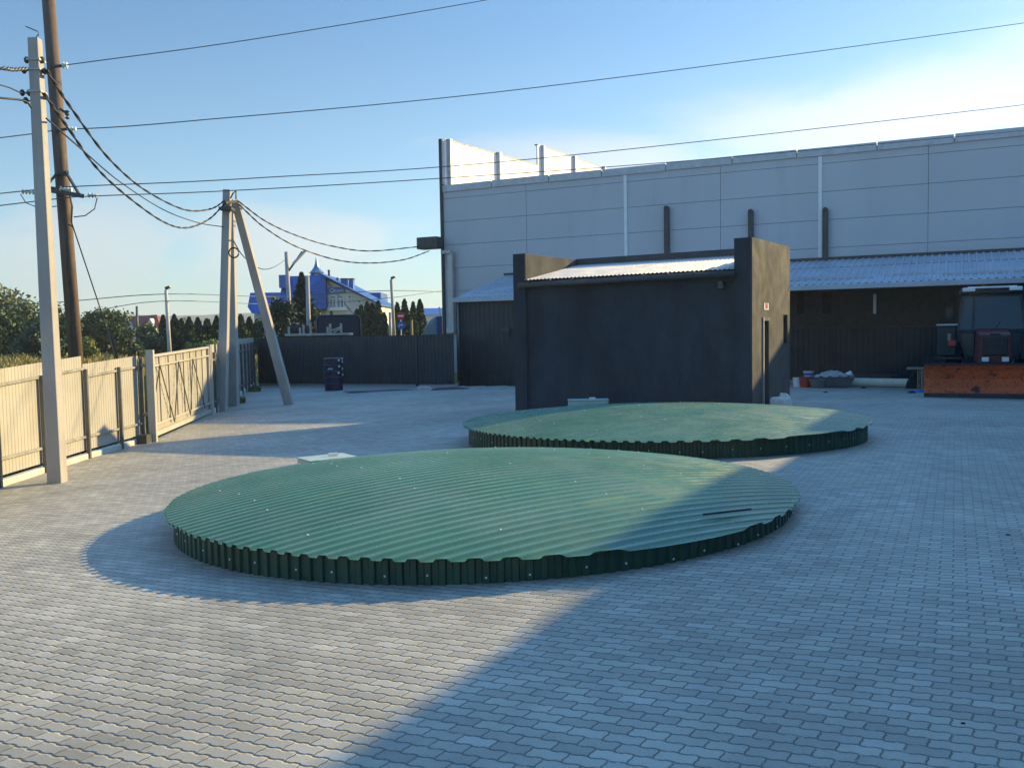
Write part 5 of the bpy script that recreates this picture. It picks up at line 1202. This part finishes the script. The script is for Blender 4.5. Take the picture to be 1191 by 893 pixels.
# ------------------------------------------------------------------ tractor with plough
def tractor():
    bpos = gnd(1158, 463); rz = th2+.02
    fwd = V(math.sin(rz), -math.cos(rz))           # local -Y
    loc = bpos-fwd*2.7; gz = ground(bpos.x, bpos.y)
    r = thing('tractor', (0, 0, 0), 'old tractor with black cab and dull red hood carrying a wide orange snow plough', 'tractor')
    zoff = 0
    def B(c, s): return MB().box(c, s)
    # hood and grille
    m = MB(); m.hexa([V(-.44, -2.0, .95), V(.44, -2.0, .95), V(.46, -.2, .95), V(-.46, -.2, .95), V(-.40, -2.0, 1.86), V(.40, -2.0, 1.86), V(.43, -.2, 2.0), V(-.43, -.2, 2.0)]); hd = m.build('hood', M['tractor_red'], r, bevel=.06)
    m = MB(); m.box((0, -2.0, 1.50), (.62, .05, .56)); gr = m.build('grille', M['tractor_black'], r, bevel=.02)
    for i in range(7): MB().box((0, -2.032, 1.27+i*.075), (.58, .012, .016)).build('slat', M['dark_metal'], gr)
    for sx in (-.25, .25):
        m = MB(); m.box((sx, -2.06, 1.11), (.23, .10, .17)); hl = m.build('headlight', M['tractor_black'], r, bevel=.02)
        MB().box((sx, -2.113, 1.11), (.18, .012, .13)).build('lens', M['lamp'], hl)
        MB().box((sx*.7, -2.05, .82), (.10, .06, .08)).build('marker_lamp', M['lamp'], r)
    B((0, -1.75, .72), (.8, .9, .42)).build('front_frame', M['tractor_black'], r, bevel=.03)
    # cab: floor, pillars, roof, panes
    def pil(x0, y0, z0, x1, y1, z1, w=.08): MB().bar(V(x0, y0, z0), V(x1, y1, z1), w, w).build('cab_pillar', M['tractor_black'], r)
    zl, zm, zr = 1.05, 1.92, 3.06
    pil(-.66, -.25, zl, -.90, -.25, zm); pil(.66, -.25, zl, .90, -.25, zm)
    pil(-.90, -.25, zm, -.76, -.10, zr); pil(.90, -.25, zm, .76, -.10, zr)
    pil(-.92, 1.4, zl, -.92, 1.4, zm); pil(.92, 1.4, zl, .92, 1.4, zm); pil(-.92, 1.4, zm, -.78, 1.35, zr); pil(.92, 1.4, zm, .78, 1.35, zr)
    pil(-.50, -.26, zm, -.46, -.12, zr, .06)
    for z, x in ((zm, .90), (zr-.02, .78)): MB().bar(V(-x, -.25 if z < 2.5 else -.11, z), V(x, -.25 if z < 2.5 else -.11, z), .09, .09).build('cab_rail', M['tractor_black'], r)
    B((0, .62, zr+.10), (1.72, 1.75, .2)).build('cab_roof', M['tractor_black'], r, bevel=.06)
    for sx in (-.62, .62): B((sx, -.3, zr+.16), (.34, .14, .12)).build('roof_lamp', M['white'], r, bevel=.02)
    B((0, -.27, zr+.225), (1.3, .10, .05)).build('roof_rack', M['white'], r)
    m = MB(); m.add([V(-.47, -.26, zm+.05), V(.86, -.26, zm+.05), V(.74, -.12, zr-.05), V(-.43, -.12, zr-.05)], [(0, 1, 2, 3)]); m.build('windscreen', M['tractor_glass'], r, solid=.01)
    m = MB(); m.add([V(-.86, -.255, zm+.05), V(-.53, -.255, zm+.05), V(-.49, -.115, zr-.05), V(-.73, -.115, zr-.05)], [(0, 1, 2, 3)]); m.build('side_windscreen', M['tractor_glass'], r, solid=.01)
    for s in (-1, 1):
        m = MB(); m.add([V(s*.47, -.255, zl+.1), V(s*.64, -.255, zl+.1), V(s*.84, -.255, zm-.06), V(s*.47, -.255, zm-.06)], [(0, 1, 2, 3)]); m.build('lower_pane', M['tractor_glass'], r, solid=.01)
        m = MB(); m.add([V(s*.905, -.2, zm), V(s*.925, 1.35, zm), V(s*.785, 1.3, zr-.05), V(s*.77, -.05, zr-.05)], [(0, 1, 2, 3)]); m.build('side_window', M['tractor_glass'], r, solid=.01)
        m = MB(); m.add([V(s*.66, -.2, zl), V(s*.92, 1.35, zl), V(s*.925, 1.35, zm-.03), V(s*.905, -.2, zm-.03)], [(0, 1, 2, 3)]); m.build('door_panel', M['tractor_black'], r, solid=.02)
        # mirrors
        m = MB(); m.bar(V(s*.88, -.2, 2.3), V(s*1.15, -.35, 2.45), .03); m.box((s*1.15, -.37, 2.5), (.18, .04, .32)); m.build('mirror', M['tractor_black'], r)
        # rear wheels and fenders
        m = MB(); prof = [(.35, -.2), (.72, -.22), (.80, -.16), (.82, 0), (.80, .16), (.72, .22), (.35, .2)]; m.lathe((s*1.0, 1.0, .82), prof, 28, axis=(1, 0, 0))
        wh = m.build('rear_wheel', M['rubber'], r); m = MB(); m.lathe((s*1.0, 1.0, .82), [(.12, -.12), (.42, -.205), (.42, .205), (.12, .12)], 20, axis=(1, 0, 0)); m.build('rim', M['tractor_red'], wh)
        m = MB()
        for a0, a1 in zip(np.linspace(.2, 2.9, 9)[:-1], np.linspace(.2, 2.9, 9)[1:]):
            m.hexa([V(s*.8, 1+math.cos(a0)*.9, .82+math.sin(a0)*.9), V(s*1.25, 1+math.cos(a0)*.9, .82+math.sin(a0)*.9), V(s*1.25, 1+math.cos(a1)*.9, .82+math.sin(a1)*.9), V(s*.8, 1+math.cos(a1)*.9, .82+math.sin(a1)*.9), V(s*.8, 1+math.cos(a0)*.93, .82+math.sin(a0)*.93), V(s*1.25, 1+math.cos(a0)*.93, .82+math.sin(a0)*.93), V(s*1.25, 1+math.cos(a1)*.93, .82+math.sin(a1)*.93), V(s*.8, 1+math.cos(a1)*.93, .82+math.sin(a1)*.93)])
        m.build('fender', M['tractor_black'], r)
        m = MB(); m.lathe((s*.78, -1.4, .46), [(.2, -.11), (.42, -.12), (.46, 0), (.42, .12), (.2, .11)], 24, axis=(1, 0, 0)); wh = m.build('front_wheel', M['rubber'], r)
        m = MB(); m.lathe((s*.78, -1.4, .46), [(.06, -.06), (.24, -.115), (.24, .115), (.06, .06)], 18, axis=(1, 0, 0)); m.build('rim', M['tractor_red'], wh)
    # side tank box and lamp cluster on the left of the picture
    B((-1.20, .1, 1.62), (.52, .5, .95)).build('side_tank', M['dark_sheet'], r, bevel=.04)
    B((-1.20, .1, 2.14), (.58, .56, .05)).build('tank_lid', M['flash'], r)
    B((-1.06, -.2, 1.55), (.22, .08, .18)).build('tail_lamp', M['red'], r, bevel=.02); B((-1.14, -.2, 1.75), (.10, .06, .22)).build('indicator', M['timber'], r)
    B((-1.15, .1, 1.08), (.75, .7, .08)).build('step', M['tractor_black'], r)
    MB().tube([V(.18+.19*math.cos(t), -.02+.05*math.sin(t), 2.15+.17*math.sin(t)) for t in np.linspace(0, 6.28, 18)], .016).build('steering_wheel', M['tractor_black'], r)
    B((.15, .9, 1.75), (.5, .15, .6)).build('seat', M['tractor_black'], r, bevel=.05)
    for sx in (-.3, .34): MB().tube([V(sx, -1.9, 1.0), V(sx*1.3, -2.2, 1.12), V(sx*1.2, -2.38, .85)], .022).build('hose', M['tractor_black'], r)
    MB().bar(V(.1, -.27, zm+.07), V(.42, -.17, zm+.62), .018).build('wiper', M['tractor_black'], r)
    for sx in (-.62, .62):
        MB().cyl((sx, -.375, zr+.16), (sx, -.36, zr+.16), .05, n=14).build('lens', M['lamp'], r)
    MB().box((0, -1.99, 1.83), (.26, .03, .07)).build('badge_plate', M['tractor_black'], r)
    for sx in (-.62, .62): MB().bar(V(sx, -2.38, .35), V(sx*.55, -1.7, .95), .06, .06).build('lift_ram', M['rail'], r)
    # plough blade: curved section
    m = MB(); sec = [(-2.62, .02), (-2.50, .10), (-2.44, .30), (-2.43, .55), (-2.50, .80), (-2.62, .98)]
    x0, x1 = -1.82, 1.55
    vs = [V(x, y, z) for x in (x0, x1) for y, z in sec]+[V(x, y+.05, z) for x in (x0, x1) for y, z in sec]; n = len(sec)
    fs = []
    for i in range(n-1): fs += [(i, i+1, n+i+1, n+i), (2*n+i, 3*n+i, 3*n+i+1, 2*n+i+1), (i, 2*n+i, 2*n+i+1, i+1), (n+i, n+i+1, 3*n+i+1, 3*n+i)]
    fs += [(0, n, 3*n, 2*n), (n-1, 2*n-1+0, 4*n-1, 3*n-1)]
    m.add(vs, fs); bl = m.build('plough_blade', M['orange'], r)
    MB().slab(V(x0, -2.60, 0), V(x1, -2.60, 0), .005, .14, -.03, .0).build('cutting_edge', M['dark_metal'], bl)
    MB().bar(V(x0, -2.6, .99), V(x1, -2.6, .99), .07, .06).build('top_edge', M['tractor_black'], bl)
    for x in (-.5, .5): MB().bar(V(x, -2.4, .5), V(x*.8, -1.6, .7), .12, .12).build('push_arm', M['tractor_black'], r)
    r.location = V(loc.x, loc.y, gz); r.rotation_euler = (0, 0, rz); r.scale = (1.10, 1.10, 1.06)
tractor()

# ------------------------------------------------------------------ clutter along the recessed wall
def clutter():
    def bucket(px, py, r, h, lab, mt, band_=None):
        p = gnd(px, py); t = thing('bucket', tuple(p), lab, 'bucket')
        MB().lathe(p, [(r*.82, 0), (r, h*.96), (r*1.06, h*.97), (r*1.06, h), (r*.9, h), (r*.75, h*.1)], 24).build('body', M[mt], t, smooth=False)
        if band_: MB().lathe(p+V(0, 0, h*.25), [(r*.905, 0), (r*.965, h*.45)], 24).build('label', M[band_], t)
        MB().tube([p+V(math.cos(a)*r*1.05, -.02-abs(math.sin(a))*.03, h*.93-math.sin(a)*r*.8) for a in np.linspace(0, math.pi, 12)], .006).build('handle', M['wire'], t)
    bucket(928, 450, .20, .36, 'small white bucket at the left end of the clutter by the hut corner', 'white_plastic')
    bucket(936.5, 450.5, .23, .40, 'round red bucket next to the small white one', 'red')
    p = gnd(944.5, 449); t = thing('bucket', tuple(p), 'white bucket with blue label propped up behind the grey tub', 'bucket')
    zt = at(944, 431.5, p.y+.4).z; MB().box((p.x, p.y+.4, p.z+.18), (.5, .4, .36)).build('support_block', M['dark_metal'], t)
    q = V(p.x, p.y+.4, p.z+.36); h = zt-q.z
    MB().lathe(q, [(.17, 0), (.21, h*.95), (.225, h)], 22).build('body', M['white_plastic'], t); MB().lathe(q+V(0, 0, h*.2), [(.182, 0), (.203, h*.5)], 22).build('label', M['sign_blue'], t)
    # tubs
    p = gnd(968, 450.5); w = .75
    t = thing('tub', tuple(p), 'wide grey mortar tub heaped with rubble by the recessed wall', 'tub')
    MB().hexa([p+V(-.55, -.3, 0), p+V(.55, -.3, 0), p+V(.55, .3, 0), p+V(-.55, .3, 0), p+V(-.72, -.42, .38), p+V(.72, -.42, .38), p+V(.72, .42, .38), p+V(-.72, .42, .38)]).build('body', M['tub'], t, bevel=.04)
    MB().box(p+V(0, 0, .40), (1.5, .9, .04)).build('rim', M['tub'], t, bevel=.015)
    m = MB(); m.grid(lambda u, v: p+V((u-.5)*1.3, (v-.5)*.7, .42+.22*math.sin(u*math.pi)*math.sin(v*math.pi)+.05*math.sin(u*23)*math.cos(v*17)), 18, 10); m.build('rubble', M['concrete'], t)
    p = gnd(951.5, 451); t = thing('tub', tuple(p), 'small dark green grey tub between the red bucket and the wide tub', 'tub')
    MB().lathe(p, [(.26, 0), (.33, .3), (.36, .31), (.34, .33)], 20).build('body', M['tub'], t)
    # pail on its side, on the tub
    p = gnd(981, 450); q = at(983, 437.5, p.y); t = MB(); t.cyl(q, q+V(.22, -.12, .12), .10, .12, n=16); tag(t.build('paint_tin', M['white_plastic'], None, loc=q), 'white tin lying tipped on the right end of the wide tub', 'tin')
    # insulation roll
    a, b = gnd(987, 449.5), gnd(1032, 446.5); r = .17; t = thing('insulation_roll', tuple(a), 'long cream roll of insulation lying on the paving under the canopy', 'roll')
    A = V(a.x, a.y, a.z+r); Bp = A+V(wu.x, wu.y)*((b-a).length); Bp.z = ground(Bp.x, Bp.y)+r
    MB().cyl(A, Bp, r, n=20).build('body', M['foam'], t, smooth=False); MB().cyl(A-V(wu.x, wu.y)*.02, A, r*.35, n=12).build('core', M['dark_metal'], t)
    # planks behind it
    a = gnd(985, 447.0); A = a+V(0, .7, 0)
    m = MB(); m.box((A.x+.9, A.y-.35, ground(A.x, A.y)+.36), (2.4, .3, .10), th2); m.box((A.x+.9, A.y-.35, ground(A.x, A.y)+.14), (1.9, .3, .34), th2); tag(m.build('plank_stack', M['dark_sheet'], None, loc=A), 'low dark stack of boards behind the cream insulation roll', 'boards')
    a = gnd(1036, 446.5); m = MB(); m.box((a.x+.95, a.y-.2, ground(a.x, a.y)+.10), (2.2, .22, .10), th2); tag(m.build('beam', M['post'], None, loc=a), 'grey beam lying right of the cream insulation roll', 'beam')
    # bench
    p = gnd(1074, 452.5); zt = at(1075, 428.5, p.y).z; t = thing('bench', tuple(p), 'plain timber trestle table standing left of the plough', 'table')
    MB().box((p.x+.35, p.y, zt), (1.75, .5, .07), th2).build('top', M['timber'], t, bevel=.008)
    for k in (-.1, .95):
        for o in (-.15, .15):
            q = V(p.x+k*.9, p.y-k*.42+o); MB().box((q.x, q.y, (zt+p.z)/2-.03), (.08, .08, zt-p.z-.03)).build('leg', M['timber'], t)
    # blue sheet and small litter
    p = gnd(1080, 455.5); m = MB(); m.grid(lambda u, v: p+V((u-.5)*.95+.05*math.sin(v*5), (v-.5)*.5, .015+.10*math.sin(u*3.1)*math.sin(v*3.1)+.02*math.sin(u*14)), 14, 8); tag(m.build('plastic_sheet', M['blue_plastic'], None, loc=p), 'crumpled bright blue plastic sheet at the left end of the plough', 'plastic sheet')
    p = gnd(1072, 452); m = MB(); m.grid(lambda u, v: p+V(.45*math.cos(u*6.283)*math.cos(v*1.5), .3*math.sin(u*6.283)*math.cos(v*1.5)+.3, .5*math.sin(v*1.5)*(1+.15*math.sin(u*17))), 14, 6); tag(m.build('bag', M['rubber'], None, loc=p), 'dark bag slumped under the timber trestle table', 'bag')
    for px, py, s, lab in ((960, 456.5, .10, 'dark stone on the shaded paving before the tubs'), (1004, 451.5, .12, 'dark scrap on the paving before the insulation roll'), (1060, 457, .16, 'flat dark scrap on the paving before the trestle table'), (1172, 622, .022, 'small dark pebble on the shaded paving at the right edge'), (1120, 841, .013, 'tiny dark pebble on the shaded paving at the lower right')):
        p = gnd(px, py); m = MB(); m.grid(lambda u, v: p+V(math.cos(u*6.283)*s*math.cos(v*1.5)*(1+.2*math.sin(u*11)), math.sin(u*6.283)*s*.7*math.cos(v*1.5), s*.45*math.sin(v*1.5)), 10, 4); tag(m.build('scrap', M['rubber'], None, loc=p), lab, 'scrap')
clutter()

# ------------------------------------------------------------------ air
def haze():
    m = MB(); m.box((0, 700, 30), (6400, 5200, 82)); k = NT('haze_air'); k.N.remove(k.b)
    pv = k.n('ShaderNodeVolumePrincipled'); pv.inputs['Color'].default_value = (.80, .88, .95, 1); pv.inputs['Density'].default_value = .00040; pv.inputs['Anisotropy'].default_value = .2
    out = [n for n in k.N if n.type == 'OUTPUT_MATERIAL'][0]; k.link(pv.outputs[0], out.inputs['Volume'])
    o = m.build('haze', k.m); tag(o, 'pale air haze over the far hills', 'haze', kind='stuff')
haze()
